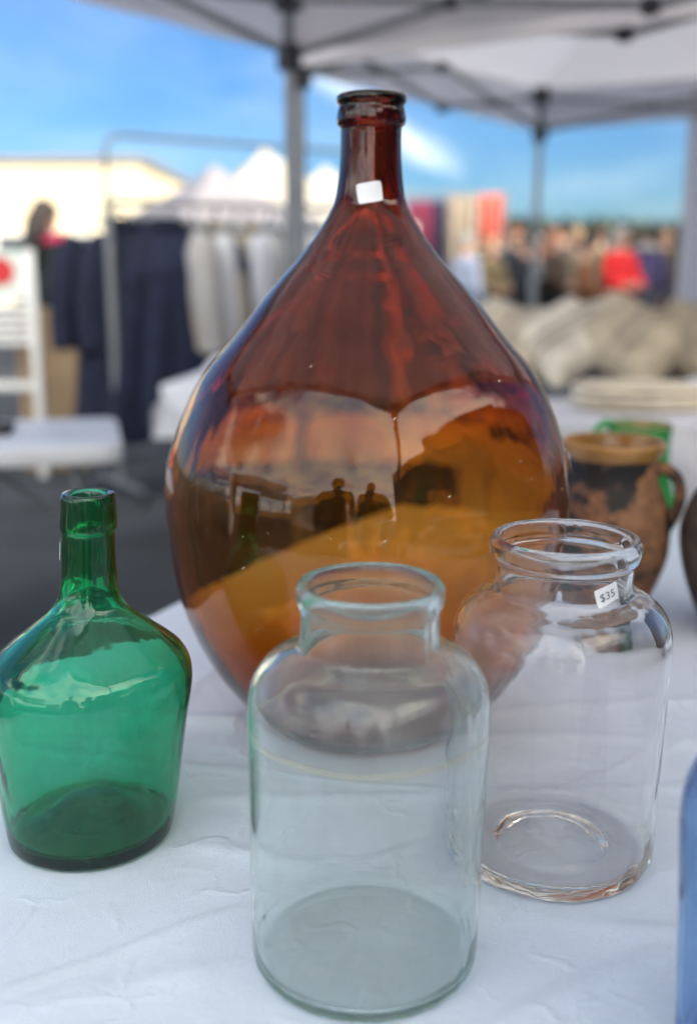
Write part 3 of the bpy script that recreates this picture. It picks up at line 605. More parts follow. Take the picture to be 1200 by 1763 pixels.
# ------------------------------------------------------------------ other stalls: tables
def cloth_table(name, label, c, w, d, h, m, rz=0.0, drop=.62, slump=.02, legs=True):
    o = empty(name, (c[0], c[1], 0), rz)
    def f(u, v):
        ov = drop; s = u * (w + 2 * ov) - ov; t = v * (d + 2 * ov) - ov
        ds = max(0, -s, s - w); dt = max(0, -t, t - d); dr = max(ds, dt)
        x = min(max(s, 0), w) - w / 2; y = min(max(t, 0), d) - d / 2
        wv = (.015 + slump * math.sin((s + t) * 17 + math.sin(s * 9) * 1.3)) * min(1, dr / .12)
        if s < 0: x -= wv
        if s > w: x += wv
        if t < 0: y -= wv
        if t > d: y += wv
        return Vector((x, y, h - dr + .004 * noise.noise(Vector((x * 6, y * 6, c[0])))))
    G().grid(110, 80, f).build('table_cover', m, o)
    G().box((0, 0, h - .03), (w - .03, d - .03, .04)).build('tabletop', M['plastic'], o, smooth=False)
    for sx in (-1, 1):
        for sy in (-1, 1): G().tube([(sx * (w / 2 - .1), sy * (d / 2 - .08), 0), (sx * (w / 2 - .1), sy * (d / 2 - .08), h - .04)], .015, 8).build('leg', M['steel'], o)
    tag(o, label, 'table'); return o
M['greycloth'] = mat('grey_cloth', (.30, .31, .35), .85, var=.08, bump=.2, bscale=90)
M['palecloth'] = mat('pale_cloth', (.66, .66, .70), .85, var=.05, bump=.2, bscale=60)
cloth_table('cloth_table', 'pale cloth covered table behind the green pitcher with folded sacking on it', (1.40, 3.90), 1.75, .74, .745, M['palecloth'])
cloth_table('cloth_table', 'grey draped table heaped with grain sack pillows', (1.75, 5.20), 2.5, .75, .76, M['greycloth'])

# plastic folding table at the left
tl = empty('folding_table', (-1.36, 3.33, 0), R(14))
def plate(g, w, d, z0, z1, r=.06):
    pts = []
    for (cx_, cy__, a0) in ((w / 2 - r, d / 2 - r, 0), (-w / 2 + r, d / 2 - r, 90), (-w / 2 + r, -d / 2 + r, 180), (w / 2 - r, -d / 2 + r, 270)):
        for k in range(7): a = R(a0 + 15 * k); pts.append((cx_ + r * math.cos(a), cy__ + r * math.sin(a)))
    n = len(pts); rings = [(z0, .99), (z0 + .006, 1), (z1 - .008, 1), (z1 - .002, .995), (z1, .985)]
    vs = [(x * k, y * k, z) for z, k in rings for x, y in pts]; fs = [tuple(range(n - 1, -1, -1)), tuple((len(rings) - 1) * n + i for i in range(n))]
    for j in range(len(rings) - 1): fs += [(j * n + i, j * n + (i + 1) % n, (j + 1) * n + (i + 1) % n, (j + 1) * n + i) for i in range(n)]
    return g.add(vs, fs)
plate(G(), 1.22, .62, TABLE - .055, TABLE).build('tabletop', M['plastic'], tl, angle=R(35))
for sx in (-1, 1):
    for sy in (-1, 1): G().tube([(sx * .46, sy * .20, TABLE - .055), (sx * .50, sy * .24, .0)], .014, 8).build('leg', M['steel'], tl)
    G().tube([(sx * .47, -.21, .45), (sx * .47, .21, .45)], .010, 8).build('cross_bar', M['steel'], tl)
    G().tube([(sx * .48, 0, .40), (sx * .12, 0, TABLE - .06)], .010, 8).build('brace', M['chrome'], tl)
tag(tl, 'white plastic folding table at the left with dark trays on top', 'table')
tr = empty('jewellery_tray', (-1.26, 3.40, TABLE + .001), R(10)); M['blackfelt'] = mat('black_felt', (.02, .02, .023), .9, var=.2)
g = G(); g.box((0, 0, .006), (.30, .16, .012)); g.box((0, .078, .014), (.30, .008, .018)).box((0, -.078, .014), (.30, .008, .018)).box((.148, 0, .014), (.008, .15, .018)).box((-.148, 0, .014), (.008, .15, .018)); g.build('tray', M['blackfelt'], tr, smooth=False)
for k in range(6): G().tube([(-.11 + .044 * k + .012 * math.cos(a * .5), .012 * math.sin(a * .5), .0155) for a in range(0, 13)], .0028, 6).build('ring', M['chrome'], tr)
tag(tr, 'dark jewellery tray lying on the left plastic table', 'tray')

# ------------------------------------------------------------------ soft goods
def pillow(w, h, t, m, stripe=None):
    g = G(); N = 22
    for sgn in (1, -1):
        def f(u, v, sgn=sgn):
            x, y = u * 2 - 1, v * 2 - 1
            pin = 1 - .07 * (1 - abs(x) ** 2) * abs(y) ** 3 - .0; pin2 = 1 - .07 * (1 - abs(y) ** 2) * abs(x) ** 3
            th = t * (max(0, (1 - x ** 4) * (1 - y ** 4)) ** .55) * .5
            wr = .012 * noise.noise(Vector((x * 2.2 + w * 40, y * 2.2, sgn))) * (1 - max(abs(x), abs(y)) ** 6)
            return Vector((x * w / 2 * pin2 * 1.0, sgn * th + wr, y * h / 2 * pin))
        g.grid(N, N, f)
    return g
sack_cols = [(.58, .49, .35), (.68, .59, .45), (.42, .35, .25), (.76, .68, .55), (.52, .43, .30)]
sackm = [mat('grain_sack_linen', c, .95, var=.16, vscale=9, bump=.4, bscale=70) for c in sack_cols]
stripem = mat('faded_stripe', (.42, .36, .30), .95, var=.2)
rnd = random.Random(5)
pil = [(.74, 4.95, .42, .40, 5, 38, 'first grain sack pillow from the demijohn with one corner drooping'), (1.00, 4.90, .42, .42, -8, 50, 'pale sacking pillow with its corner hanging over the grey drape'), (1.30, 4.88, .48, .46, 6, 44, 'largest slumped grain sack pillow in the middle of the row'),
       (1.60, 4.93, .42, .40, -8, 30, 'brownish sacking pillow right of the largest slumped one'), (1.86, 4.92, .46, .42, 8, 52, 'plump oatmeal pillow near the right border of the row'), (.80, 5.22, .50, .30, -4, 4, 'upright linen pillow behind the first of the row'),
       (1.16, 5.26, .50, .32, 3, -9, 'upright linen pillow behind the pale drooping one'), (1.48, 5.24, .48, .30, 6, 7, 'upright linen pillow behind the largest slumped one'), (1.88, 5.26, .50, .32, -5, -6, 'upright linen pillow at the back below the side curtain')]
for i, (x, y, w, h, rz, ry, lab) in enumerate(pil):
    front = i < 5; m = sackm[(i * 2 + 1) % 5]
    o = empty('pillow', (x, y, .93 if front else .765 + h * .5))
    o.rotation_euler = (R(-52 if front else -14), R(ry), R(rz)); o.rotation_mode = 'XYZ'
    if front: o.rotation_euler = (Matrix.Rotation(R(rz), 3, 'Z') @ Matrix.Rotation(R(-50), 3, 'X') @ Matrix.Rotation(R(ry), 3, 'Y')).to_euler()
    G.build(pillow(w, h + .04, .17, m), 'cushion', m, o, angle=R(80))
    g = G()
    for sx in (-.035, .035):
        g.grid(3, 16, lambda u, v, sx=sx: Vector((sx * w * 2 + (u - .5) * .018, -(.172 * .5) * max(0, (1 - (2 * v - 1) ** 4)) ** .55 - .010, (v - .5) * (h + .03) * .96)))
    g.build('woven_stripe', stripem, o)
    tag(o, lab, 'pillow', 'grain sack pillows on the grey table')
def folded_stack(name, label, c, w, d, n, ms, rz):
    o = empty(name, c, rz)
    for k in range(n):
        def f(u, v, k=k):
            a = 6.28318 * u; ex = lambda q: math.copysign(abs(q) ** .45, q)
            zz = v; s = 1 - .25 * (2 * v - 1) ** 6
            x = ex(math.cos(a)) * w / 2 * s * (1 + .05 * noise.noise(Vector((k * 3, a, 1)))); y = ex(math.sin(a)) * d / 2 * s
            return Vector((x, y, .030 * (k + v) + .012 * noise.noise(Vector((x * 5, y * 6, k * .4))) * (1 if k else v)))
        g = G(); g.grid(40, 8, f, wrap=True); g.lathe([(0, .030 * (k + 1)), (.02, .030 * (k + 1))], 12)
        top = G(); top.v, top.f, top.m = g.v[:], g.f[:], g.m[:]
        base = 8 * 40; cpt = len(top.v); top.v.append((0, 0, .030 * (k + 1) + .004)); 
        for i in range(40): top.f.append((base + i, base + (i + 1) % 40, cpt)); top.m.append(0)
        top.build('folded_cloth', ms[k % len(ms)], o, angle=R(80))
    tag(o, label, 'linen'); return o
folded_stack('folded_sacking', 'folded beige sacking lying on the pale table', (1.12, 3.98, .752), .52, .30, 3, [sackm[1], sackm[3]], R(4))
folded_stack('folded_sacking', 'second pile of white linen on the pale table nearest the right border', (1.50, 4.02, .752), .40, .30, 3, [M['palecloth'], sackm[3]], R(-6))

# ------------------------------------------------------------------ garments and clothes rack
def garment(name, label, loc, rz, w, L, d, m, sleeves=True, seed=0, flare=1.15, kind='coat', group=None, hang=.10, mats2=None):
    """hangs from its origin (the rail); local x across the shoulders"""
    o = empty(name, loc, rz); top = -hang
    def f(u, v):
        a = 6.28318 * u; sh = min(1, v / .10); wv = w * (.20 + .80 * math.sin(sh * math.pi / 2)) * (1 + (flare - 1) * v) * .5
        z = top - .02 - L * v * (1.0) - (.055 * abs(math.cos(a)) ** 2 * math.sin(sh * math.pi / 2) if v < 1 else .055 * abs(math.cos(a)) ** 2)
        fo = 1 + (.16 * math.sin(a * 7 + seed) + .10 * math.sin(a * 12 + seed * 2 + v * 2)) * (v ** .8)
        dd = d * (.35 + .65 * min(1, v / .2)) * .5 * fo
        return Vector((math.cos(a) * wv * (1 + .04 * math.sin(a * 5 + seed) * v) + .03 * math.sin(v * 3 + seed) * v, math.sin(a) * dd + .02 * math.sin(v * 4 + seed), z + .008 * math.sin(a * 9 + seed) * v))
    G().grid(84, 30, f, wrap=True).build('body', m, o, angle=R(80))
    if sleeves:
        for s in (-1, 1):
            pts = [(s * w * .46, 0, top - .085), (s * w * .56, .0, top - .17), (s * w * .64, -.01, top - .36), (s * w * .67, -.03, top - .55), (s * w * .66, -.05, top - .68)]
            G().tube(pts, [.055, .085, .082, .074, .068], 16).build('sleeve', m, o, angle=R(60))
        # collar
        G().tube([(-.085, -.02, top - .03), (-.05, -.055, top - .015), (0, -.065, top - .03), (.05, -.055, top - .015), (.085, -.02, top - .03), (.05, .05, top + .005), (-.05, .05, top + .005), (-.085, -.02, top - .03)], .022, 8).build('collar', m, o)
    h = G(); h.tube([(0, 0, .012), (.018, 0, .016), (.022, 0, .0), (.008, 0, -.03), (0, 0, -.05)], .003, 6); h.tube([(-w * .42, 0, top - .05), (0, 0, -.048), (w * .42, 0, top - .05)], .009, 8)
    h.build('hanger', M['chrome'], o)
    tag(o, label, kind, group); return o
ra = Vector((-1.26, 5.70, 0)); rd = Vector((1.48, 1.10, 0)); rl = rd.length; ru = rd / rl; rang = math.atan2(ru.y, ru.x)
rk = empty('clothes_rack', ra, rang)
G().tube([(0, 0, .08), (0, 0, 1.60)], .026, 14).build('upright', M['chrome'], rk)
G().tube([(rl, 0, .08), (rl, 0, 1.60)], .026, 14).build('upright', M['chrome'], rk)
G().tube([(0, 0, 1.595), (rl, 0, 1.595)], .017, 12).build('hanging_rail', M['chrome'], rk)
arch = [(0, 0, 1.58), (0, 0, 1.84)] + [(.09 - .09 * math.cos(R(a)), 0, 1.84 + .09 * math.sin(R(a))) for a in range(15, 91, 15)] + [(rl - .09 + .09 * math.sin(R(a)), 0, 1.84 + .09 * math.cos(R(a))) for a in range(0, 91, 15)] + [(rl, 0, 1.58)]
G().tube(arch, .012, 10).build('top_rail', M['chrome'], rk)
for x in (0, rl):
    G().tube([(x, -.28, .09), (x, .28, .09)], .018, 10).build('foot_bar', M['chrome'], rk)
    for y in (-.26, .26): G().tube([(x - .012, y, .04), (x + .012, y, .04)], .04, 14).build('castor', M['bracket'], rk)
G().tube([(0, 0, .14), (rl, 0, .14)], .014, 10).build('lower_rail', M['chrome'], rk)
tag(rk, 'chrome rolling clothes rack with a rounded top rail left of the demijohn', 'rack')
def on_rail(t, z=1.60): q = ra + ru * t; return (q.x, q.y, z)
garment('navy_coat', 'long navy coat on the near end of the rack', tuple(Vector(on_rail(.00)) + Vector((.03, .17, 0))), R(6), .50, 1.14, .34, M['navy'], seed=.6, flare=1.3)
garment('navy_coat', 'wide navy coat hanging just right of the rack upright', tuple(Vector(on_rail(.28)) + Vector((.06, .03, 0))), R(14), .62, 1.10, .34, mat('navy_cotton', (.0055, .010, .032), .9, var=.3, vscale=10, bump=.3, bscale=90), seed=2.0)
garment('navy_coat', 'bulky navy coat squeezed between the two others behind the rack upright', tuple(Vector(on_rail(.14)) + Vector((.06, .12, 0))), R(22), .52, 1.16, .36, M['navy'], seed=3.4, flare=1.35)
pal = [((.40, .38, .36), 'grey linen shirt'), ((.44, .38, .30), 'beige smock'), ((.56, .56, .57), 'off white blouse'), ((.42, .36, .28), 'tan tunic'), ((.50, .50, .53), 'pale grey nightshirt'), ((.58, .57, .55), 'ivory linen shirt'), ((.44, .45, .50), 'blue grey chambray shirt'), ((.52, .50, .46), 'oatmeal smock'), ((.60, .60, .60), 'white cotton nightgown'), ((.45, .42, .38), 'mushroom grey tunic'), ((.55, .55, .58), 'faded white work shirt')]
where = ['next to the navy coats', 'second from the navy coats', 'third from the navy coats', 'fourth from the navy coats', 'in the middle of the rack', 'past the middle of the rack', 'half way to the demijohn', 'near the demijohn shoulder', 'beside the demijohn shoulder', 'partly behind the demijohn', 'at the far end of the rack']
for k, ((c, nm), wh) in enumerate(zip(pal, where)):
    t = .50 + k * .12 + rnd.uniform(-.03, .03)
    garment('hanging_garment', nm + ' hanging ' + wh, on_rail(t), rang + R(62 + rnd.uniform(-24, 18)), rnd.uniform(.38, .50), rnd.uniform(.62, 1.08), rnd.uniform(.09, .17), mat('garment_linen', c, .9, var=.10, vscale=7, bump=.25, bscale=60, trans=.12), seed=k * 1.3, flare=1.12, kind='garment', group='pale garments on the clothes rack')

# white stand with a flower print, carton, tub
sg = empty('display_stand', (-2.14, 6.30, 0), R(4))
for x in (-.27, .27): G().box((x, 0, .68), (.05, .05, 1.36), bev=.006).build('post', M['white_paint'], sg)
for k in range(5): G().box((0, -.005, 1.03 - k * .052), (.49, .022, .034), bev=.004).build('slat', M['white_paint'], sg)
G().box((0, -.01, 1.21), (.49, .02, .28)).build('print_panel', mat('mint_print', (.60, .74, .66), .6, col2=(.78, .78, .72), vscale=5), sg, smooth=False)
g = G()
for k in range(6):
    a = k * 1.047; cxk, czk = .10 + .045 * math.cos(a), 1.235 + .045 * math.sin(a)
    g.add([(cxk + .042 * math.cos(q * .5236), -.0225 - .004 * (k % 2) - .0005 * k, czk + .042 * math.sin(q * .5236)) for q in range(12)], [tuple(range(12))])
g.build('red_flower', mat('red_print', (.62, .03, .03), .6, var=.2), sg, smooth=False)
G().box((0, 0, .56), (.49, .03, .05), bev=.005).build('stretcher', M['white_paint'], sg)
tag(sg, 'white wooden stand with a red flower print on mint at the left border', 'stand')
bx = empty('cardboard_box', (-1.88, 6.75, 0), R(8))
g = G(); g.box((0, 0, .5), (.40, .40, 1.0), bev=.004); g.build('carton', M['card'], bx)
G().box((0, 0, 1.003), (.06, .41, .004)).build('packing_tape', mat('brown_tape', (.30, .20, .10), .3), bx, smooth=False)
for s, a in ((-1, 40), (1, -35)): G().box((s * .28, 0, .985), (.18, .39, .005), rot=Matrix.Rotation(R(-a), 3, 'Y')).build('flap', M['card'], bx, smooth=False)
tag(bx, 'tall brown cardboard box standing left of the navy coats', 'box')
cloth_table('cloth_table', 'white clothed table standing behind the demijohn left of the pillows', (-.02, 4.98), 1.56, .75, .745, M['palecloth'], R(-9), drop=.24)
cr = empty('crumpled_cloth', (-.50, 5.02, .745), R(20)); 
G().lathe([(0, .0), (.12, .0), (.165, .03), (.17, .06), (.13, .10), (.06, .12), (0, .125)], 48, fn=lambda r, a, z, on: (r * math.cos(a) * (1 + .12 * math.sin(3 * a) * on), .72 * r * math.sin(a), z + .02 * noise.noise(Vector((a * 2, z * 20, 3))))).build('bundle', M['palecloth'], cr, angle=R(80))
tag(cr, 'bundle of pale cloth heaped on the white clothed table left of the demijohn', 'cloth bundle')

# ------------------------------------------------------------------ far stalls
def pagoda(label, c, w, eave, peak, rz, m):
    o = empty('pagoda_tent', c, rz); h = w / 2; cs = [(-h, -h), (h, -h), (h, h), (-h, h)]
    for k in range(4):
        a, b2 = Vector((*cs[k], eave)), Vector((*cs[(k + 1) % 4], eave))
        def f(u, v, a=a, b2=b2):
            e = a.lerp(b2, u); s = 1 - v; q = Vector((e.x * s, e.y * s, eave + (peak - eave) * (.75 * v + .25 * v ** 3))); return q
        G().grid(8, 12, f).build('roof_panel', m, o)
        G().grid(20, 2, lambda u, v, a=a, b2=b2: Vector((a.lerp(b2, u).x * 1.002, a.lerp(b2, u).y * 1.002, eave - .28 * v - .05 * v * abs(math.sin(u * 25))))).build('valance', m, o)
        G().tube([(*cs[k], 0), (*cs[k], eave)], .04, 8).build('leg', M['white_paint'], o)
    tag(o, label, 'tent', 'white pagoda tents behind the clothes rack'); return o
ptm = mat('tent_canvas', (.52, .49, .42), .8, var=.04, trans=.2)
q = at(455, 255, 14.5); pagoda('tallest white pagoda tent behind the canopy pole', (q.x, 14.5, 0), 3.0, 1.75, q.z, R(20), ptm)
q = at(352, 282, 12.0); pagoda('greyish white pagoda tent above the pale garments', (q.x + .1, 12.0, 0), 1.7, 1.72, q.z, R(35), mat('tent_canvas_grey', (.34, .32, .35), .8, var=.05, trans=.2))
q = at(560, 285, 17.0); pagoda('white pagoda tent half hidden by the demijohn shoulder', (q.x, 17.0, 0), 3.2, 1.75, q.z, R(10), ptm)

def rug(label, x0, x1, ytop, ybot, Y, m):
    a, b2 = at(x0, ytop, Y), at(x1, ybot, Y); o = empty('hanging_rug', ((a.x + b2.x) / 2, Y, a.z)); w = b2.x - a.x; L = a.z - b2.z
    def f(u, v): return Vector(((u - .5) * w, -.05 + .05 * math.sin(u * 22) * (.3 + v), -v * L))
    g = G(); g.grid(30, 10, f); g.grid(30, 10, lambda u, v: f(u, v) + Vector((0, .012, 0))); g.build('weave', m, o)
    g = G(); [g.tube([((k / 16 - .5) * w, -.04, -L), ((k / 16 - .5) * w, -.04, -L - .05)], .008, 5) for k in range(17)]; g.build('fringe', sackm[3], o)
    tag(o, label, 'rug', 'rugs hung on the far stall frame')
st = empty('stall_frame', (at(780, 340, 15.1).x, 15.12, 0))
for x in (-.72, .72): G().tube([(x, 0, 0), (x, 0, 2.2)], .03, 8).build('post', M['steel'], st)
G().tube([(-.78, 0, 2.19), (.78, 0, 2.19)], .025, 8).build('rail', M['steel'], st)
tag(st, 'steel frame carrying the coloured rugs right of the demijohn neck', 'frame')
rug('maroon rug nearest the demijohn neck', 700, 744, 345, 480, 15, mat('maroon_wool', (.20, .03, .07), .95, var=.2))
rug('narrow navy rug between the maroon and the sandy one', 745, 768, 345, 480, 15, mat('dark_blue_wool', (.03, .035, .09), .95, var=.2))
rug('broad sandy rug in the middle of the far frame', 769, 822, 338, 470, 15, mat('sand_wool', (.34, .28, .22), .95, var=.2))
rug('coral red rug at the right of the far frame', 824, 862, 335, 425, 15, mat('coral_wool', (.62, .17, .13), .95, var=.2))

# ------------------------------------------------------------------ people
def skin_mesh(name, verts, edges, radii, m, parent, root=0, sub=2):
    me = bpy.data.meshes.new(name); me.from_pydata(verts, edges, []); o = bpy.data.objects.new(name, me); C.objects.link(o)
    md = o.modifiers.new('skin', 'SKIN'); md.use_smooth_shade = True; md.branch_smoothing = .4
    for i, sv in enumerate(me.skin_vertices[0].data):
        r = radii[i]; sv.radius = r if isinstance(r, tuple) else (r, r); sv.use_root = (i == root)
    sb = o.modifiers.new('sub', 'SUBSURF'); sb.levels = sub; sb.render_levels = sub
    bpy.context.view_layer.update()
    nm = bpy.data.meshes.new_from_object(o.evaluated_get(bpy.context.evaluated_depsgraph_get()))
    nm.name = name; o.modifiers.clear(); o.data = nm; bpy.data.meshes.remove(me)
    nm.materials.clear(); nm.materials.append(m)
    nm.polygons.foreach_set('use_smooth', [True] * len(nm.polygons)); o.parent = parent; return o
hairm = {k: mat('hair_' + k, c, .6, var=.3, vscale=40, stretch=(1, 1, .2)) for k, c in dict(dark=(.02, .013, .01), brown=(.07, .035, .018), blond=(.32, .21, .10), grey=(.25, .24, .23), red=(.16, .05, .02)).items()}
trousm = mat('dark_trousers', (.025, .028, .04), .9, var=.2)
shoem = mat('dark_shoes', (.02, .02, .02), .6)
def person(label, loc, rz, h, top, hair='brown', long_hair=False, arms='down', group=None, cap=None, scarf=None, bag=None, bottom=None, step=.05, detail=2, coat_len=.40, glasses=False):
    """faces local -y"""
    o = empty('person', (loc[0], loc[1], 0), rz); k = h / 1.72
    V, E, Rr = [], [], []
    def v(p, r, par=None):
        V.append((p[0] * k, p[1] * k, p[2] * k)); Rr.append(tuple(q * k for q in r) if isinstance(r, tuple) else r * k)
        if par is not None: E.append((par, len(V) - 1))
        return len(V) - 1
    pel = v((0, 0, .93), (.15, .105)); bel = v((0, -.005, 1.06), (.135, .10), pel); che = v((0, 0, 1.27), (.155, .105), bel); upc = v((0, .01, 1.40), (.11, .08), che); nk = v((0, .01, 1.48), .052, upc)
    jaw = v((0, -.008, 1.545), (.060, .070), nk); he = v((0, -.008, 1.61), (.074, .092), jaw); ht = v((0, .0, 1.685), (.055, .070), he)
    v((0, -.108, 1.595), .012, he)                                       # nose
    for s in (-1, 1): v((s * .079, .01, 1.60), .013, he)                  # ears
    J = {}
    for s in (-1, 1):
        if arms == 'phone': el, wr, hd_ = (s * .22, -.12, 1.13), (s * .09, -.30, 1.22), (s * .055, -.345, 1.27)
        elif arms == 'front': el, wr, hd_ = (s * .24, -.05, 1.12), (s * .16, -.25, 1.05), (s * .12, -.31, 1.06)
        else: el, wr, hd_ = (s * .245, .02, 1.12), (s * .255, -.06, .88), (s * .255, -.085, .81)
        sh = v((s * .175, .01, 1.385), .062, upc); e = v(el, .044, sh); w = v(wr, .030, e); hh = v(hd_, (.036, .022), w); J[s] = (sh, e, w)
        W_, H_ = Vector(wr), Vector(hd_); d = (H_ - W_).normalized(); sd = Vector((0, 1, 0)) if abs(d.z) > .7 else Vector((s, 0, 0)).cross(d).normalized() if arms == 'down' else Vector((0, 0, 1))
        cu = Vector((-s, 0, 0)) if abs(d.z) > .7 else Vector((-s * .6, -.3, 0)).normalized()
        for q, ln in zip((-1.5, -.5, .5, 1.5), (.062, .074, .078, .068)):
            a = H_ + d * .030 + sd * q * .019; b_ = a + d * ln * .55; c_ = b_ + (d * .6 + cu * .6) * ln * .55
            f1 = v(a, .010, hh); f2 = v(b_, .0092, f1); v(c_, .0075, f2)
        a = W_ + d * .035 - sd * .030; th = v(a, .012, hh); v(a + d * .045 - sd * .018 + cu * .02, .010, th)
        hp_ = v((s * .095, 0, .87), .092, pel); kn = v((s * .10, -s * step * .4 - .015, .48), .060, hp_); an = v((s * .10, -s * step + .02, .085), .040, kn); hl = v((s * .105, -s * step - .10, .035), (.036, .030), an); v((s * .11, -s * step - .16, .028), (.030, .022), hl); J[s] += (hp_, kn, an)
    skin_mesh('body', V, E, Rr, M['skin'], o, sub=detail)
    # coat over torso and arms
    cv, ce, crr = [], [], []
    def c2(i, r, par=None, p=None):
        cv.append(V[i] if p is None else tuple(q * k for q in p)); crr.append(tuple(q * k for q in r) if isinstance(r, tuple) else r * k)
        if par is not None: ce.append((par, len(cv) - 1))
        return len(cv) - 1
    a = c2(pel, (.185, .14)); hem = c2(0, (.20, .155), a, (0, 0, .93 - coat_len)); b_ = c2(bel, (.165, .13), a); c_ = c2(che, (.18, .13), b_); d_ = c2(upc, (.135, .105), c_); c2(nk, (.075, .07), d_, (0, .012, 1.47))
    for s in (-1, 1):
        sh = c2(J[s][0], .080, d_); e = c2(J[s][1], .064, sh); wv = Vector(V[J[s][2]]); c2(0, .050, e, tuple(wv / k))
    skin_mesh('coat', cv, ce, crr, top, o, sub=detail)
    tv, te, trr = [], [], []
    for i, (p, r) in enumerate([((0, 0, .93), (.165, .12))]): tv.append((0, 0, .93 * k)); trr.append((.165 * k, .12 * k))
    for s in (-1, 1):
        prev = 0
        for idx, r in zip(J[s][3:], (.105, .078, .062)):
            tv.append(V[idx]); trr.append(r * k); te.append((prev, len(tv) - 1)); prev = len(tv) - 1
    skin_mesh('trousers', tv, te, trr, bottom or trousm, o, sub=detail)
    for s in (-1, 1):
        yb = -s * step
        skin_mesh('shoe', [(s * .105 * k, (yb + .03) * k, .048 * k), (s * .107 * k, (yb - .07) * k, .045 * k), (s * .112 * k, (yb - .17) * k, .036 * k)], [(0, 1), (1, 2)], [.050 * k, .050 * k, .038 * k], shoem, o, sub=1)
    # hair: a shell over skull and nape
    g = G()
    def hf(u, v_):
        a = 6.28318 * u; ph = v_ * math.pi * .62; fr = max(0, -math.sin(a))
        lim = ph * (1 - .38 * fr); r = 1.0
        x = .088 * math.sin(lim) * math.cos(a); y = .108 * math.sin(lim) * math.sin(a) + .008; z = 1.625 + .112 * math.cos(lim)
        wv = 1 + .05 * noise.noise(Vector((x * 30, y * 30, z * 12)))
        return Vector((x * wv * k, y * wv * k, z * k))
    g.grid(28, 12, hf, wrap=True)
    if long_hair: g.tube([(0, .07 * k, 1.62 * k), (0, .095 * k, 1.50 * k), (.01 * k, .10 * k, 1.38 * k), (.02 * k, .10 * k, 1.25 * k)], [.075 * k, .088 * k, .08 * k, .04 * k], 14)
    g.build('hair', hairm[hair], o, angle=R(90))
    if cap:
        g = G(); g.lathe([(.094 * k, 1.632 * k), (.098 * k, 1.66 * k), (.092 * k, 1.705 * k), (.06 * k, 1.742 * k), (0, 1.752 * k)], 28, fn=lambda r, a, z, on: (r * math.cos(a), r * 1.18 * math.sin(a), z))
        g.add([(x * k, y * k, z * k) for x, y, z in ((-.075, -.075, 1.645), (.075, -.075, 1.645), (.06, -.175, 1.635), (-.06, -.175, 1.635), (-.075, -.075, 1.637), (.075, -.075, 1.637), (.06, -.175, 1.629), (-.06, -.175, 1.629))], [(0, 1, 2, 3), (7, 6, 5, 4), (0, 3, 7, 4), (3, 2, 6, 7), (2, 1, 5, 6), (1, 0, 4, 5)])
        g.build('cap', cap, o)
    if glasses:
        g = G()
        for s in (-1, 1): g.tube([(s * .035 * k + .024 * k * math.cos(q * .5236), -.108 * k, 1.615 * k + .02 * k * math.sin(q * .5236)) for q in range(13)], .003 * k, 6); g.tube([(s * .06 * k, -.105 * k, 1.618 * k), (s * .083 * k, .0, 1.618 * k)], .0025 * k, 6)
        g.tube([(-.012 * k, -.110 * k, 1.618 * k), (.012 * k, -.110 * k, 1.618 * k)], .003 * k, 6); g.build('glasses', M['bracket'], o)
    if scarf:
        g = G(); g.tube([(.105 * k * math.cos(a * .5236), .095 * k * math.sin(a * .5236), (1.46 + .012 * math.sin(a)) * k) for a in range(13)], .042 * k, 10); g.tube([(.05 * k, -.11 * k, 1.45 * k), (.07 * k, -.15 * k, 1.32 * k), (.06 * k, -.155 * k, 1.15 * k)], [.045 * k, .05 * k, .05 * k], 10); g.build('scarf', scarf, o)
    tag(o, label, 'person', group); return o
def wool(n, c): return mat(n, c, .9, var=.18, vscale=9, bump=.2, bscale=80)
blackw, greyw, redw = wool('black_coat', (.015, .017, .022)), wool('slate_coat', (.07, .08, .10)), wool('red_coat', (.62, .018, .02))
person('person in a dark coat with dark hair and a pink scarf at the left', at(85, 470, 7.5), R(150), 1.70, wool('black_green_coat', (.010, .016, .016)), 'dark', True, scarf=wool('pink_scarf', (.48, .03, .10)), detail=2, coat_len=.5)
CG = 'shoppers standing in the distance on the right'
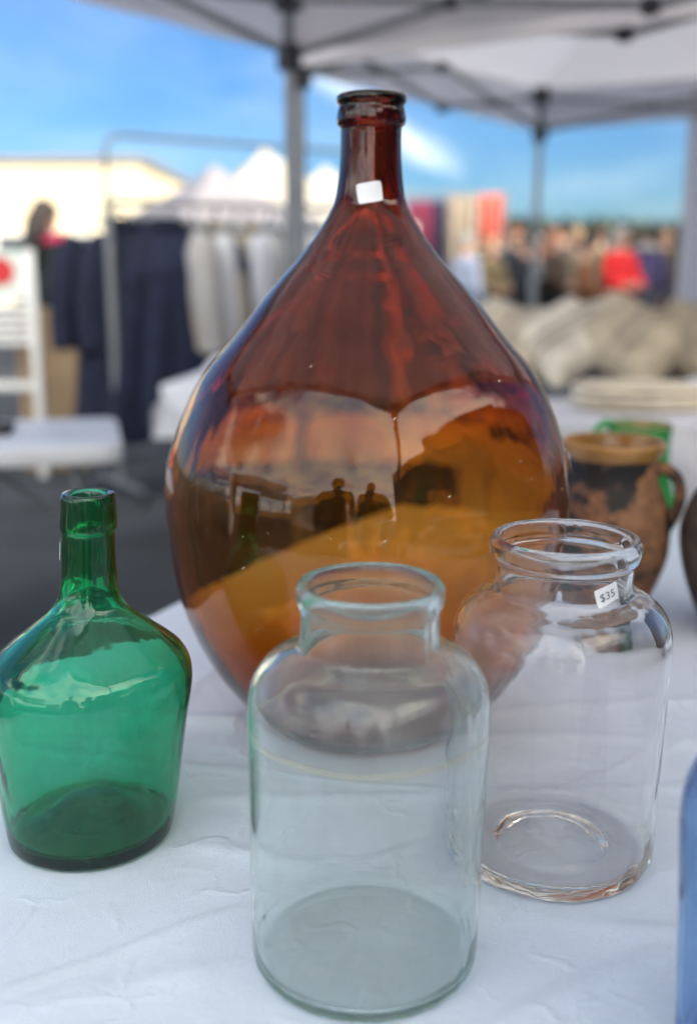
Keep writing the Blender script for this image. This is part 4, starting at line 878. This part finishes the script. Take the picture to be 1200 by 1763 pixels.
crowd = [(886, 13.0, 1.70, wool('ink_coat', (.018, .022, .034)), 'red', 20, 'shopper in a dark ink coat, leftmost of the distant crowd', {}),
         (922, 14.2, 1.62, greyw, 'grey', 200, 'shopper in a slate grey coat behind the ink coat', {}),
         (952, 12.6, 1.66, wool('brown_coat', (.05, .03, .022)), 'red', 60, 'shopper in a brown coat with reddish hair', {}),
         (990, 13.2, 1.68, wool('taupe_coat', (.16, .125, .09)), 'blond', 10, 'fair haired shopper in a taupe coat', {}),
         (1030, 14.4, 1.72, wool('olive_coat', (.11, .10, .055)), 'brown', 170, 'shopper in an olive coat left of the red coat', {}),
         (1066, 12.0, 1.66, redw, 'grey', 30, 'shopper wearing the bright red coat', {}),
         (1112, 12.8, 1.70, wool('violet_coat', (.05, .04, .11)), 'dark', 190, 'shopper in a violet navy coat with a grey scarf', dict(scarf=wool('grey_scarf', (.30, .29, .29)))),
         (1142, 14.6, 1.74, wool('umber_coat', (.06, .045, .02)), 'brown', 0, 'shopper in an umber coat, rightmost of the distant crowd', {}),
         (803, 12.2, 1.60, wool('pale_blue_jacket', (.36, .40, .52)), 'grey', 120, 'shopper in a pale blue jacket under the coral rug', {}),
         (845, 12.6, 1.56, wool('mustard_jacket', (.20, .15, .08)), 'blond', 40, 'shopper in a mustard jacket beside the ink coat', {})]
crowd += [(906, 12.2, 1.58, blackw, 'dark', 95, 'short shopper in a black coat just right of the ink coat', {}),
          (968, 14.9, 1.78, wool('charcoal_parka', (.035, .035, .04)), 'dark', 185, 'tall shopper in a charcoal parka behind the taupe coat', {}),
          (1008, 11.6, 1.54, wool('rust_jacket', (.16, .06, .025)), 'dark', 75, 'short shopper in a rust jacket between taupe and olive coats', {}),
          (1084, 13.4, 1.60, wool('crimson_jacket', (.30, .012, .02)), 'brown', 130, 'shopper in a crimson jacket overlapping the bright red coat', {})]
for px, Y, h, m, hr, rz, lab, kw in crowd:
    person(lab, at(px, 460, Y), R(rz), h, m, hr, long_hair=(px in (952, 1066)), group=CG, detail=1, arms='front' if px in (922, 1066, 952, 1008, 845) else 'down', coat_len=.46, **kw)
# the two who are mirrored in the demijohn, standing behind the viewpoint
person('long haired person photographing, mirrored in the amber demijohn right of its middle', (.10, -.46, 0), R(180), 1.66, wool('charcoal_coat', (.03, .03, .033)), 'brown', True, arms='phone', detail=2)
person('person in a cap and glasses mirrored in the amber demijohn left of its middle', (-.52, -.62, 0), R(172), 1.80, wool('dark_jacket', (.02, .022, .028)), 'dark', False, arms='down', cap=blackw, glasses=True, detail=2)

# stalls behind and beside the viewpoint, seen mirrored in the glass
canopy('pop_up_canopy', 'neighbouring canopy with dark side curtains mirrored at the right of the demijohn', (2.75, -1.05), R(-30), fab=mat('grey_canopy', (.16, .155, .15), .8, var=.05), walls={3: (0.0, 1.0), 2: (0.0, 1.0)})
for x, y, rz, w, lab in ((-5.2, -1.6, 20, 3.0, 'cream canopy mirrored at the far left of the demijohn, nearest of three'), (-7.5, -5.2, 32, 3.0, 'middle one of three cream canopies mirrored at the left of the demijohn'), (-5.0, -8.5, 10, 3.0, 'furthest of three cream canopies mirrored in the demijohn')):
    canopy('pop_up_canopy', lab, (x, y), R(rz), fab=M['canopy_white'], walls={2: (0, 1)}, group='cream canopies behind the viewpoint')
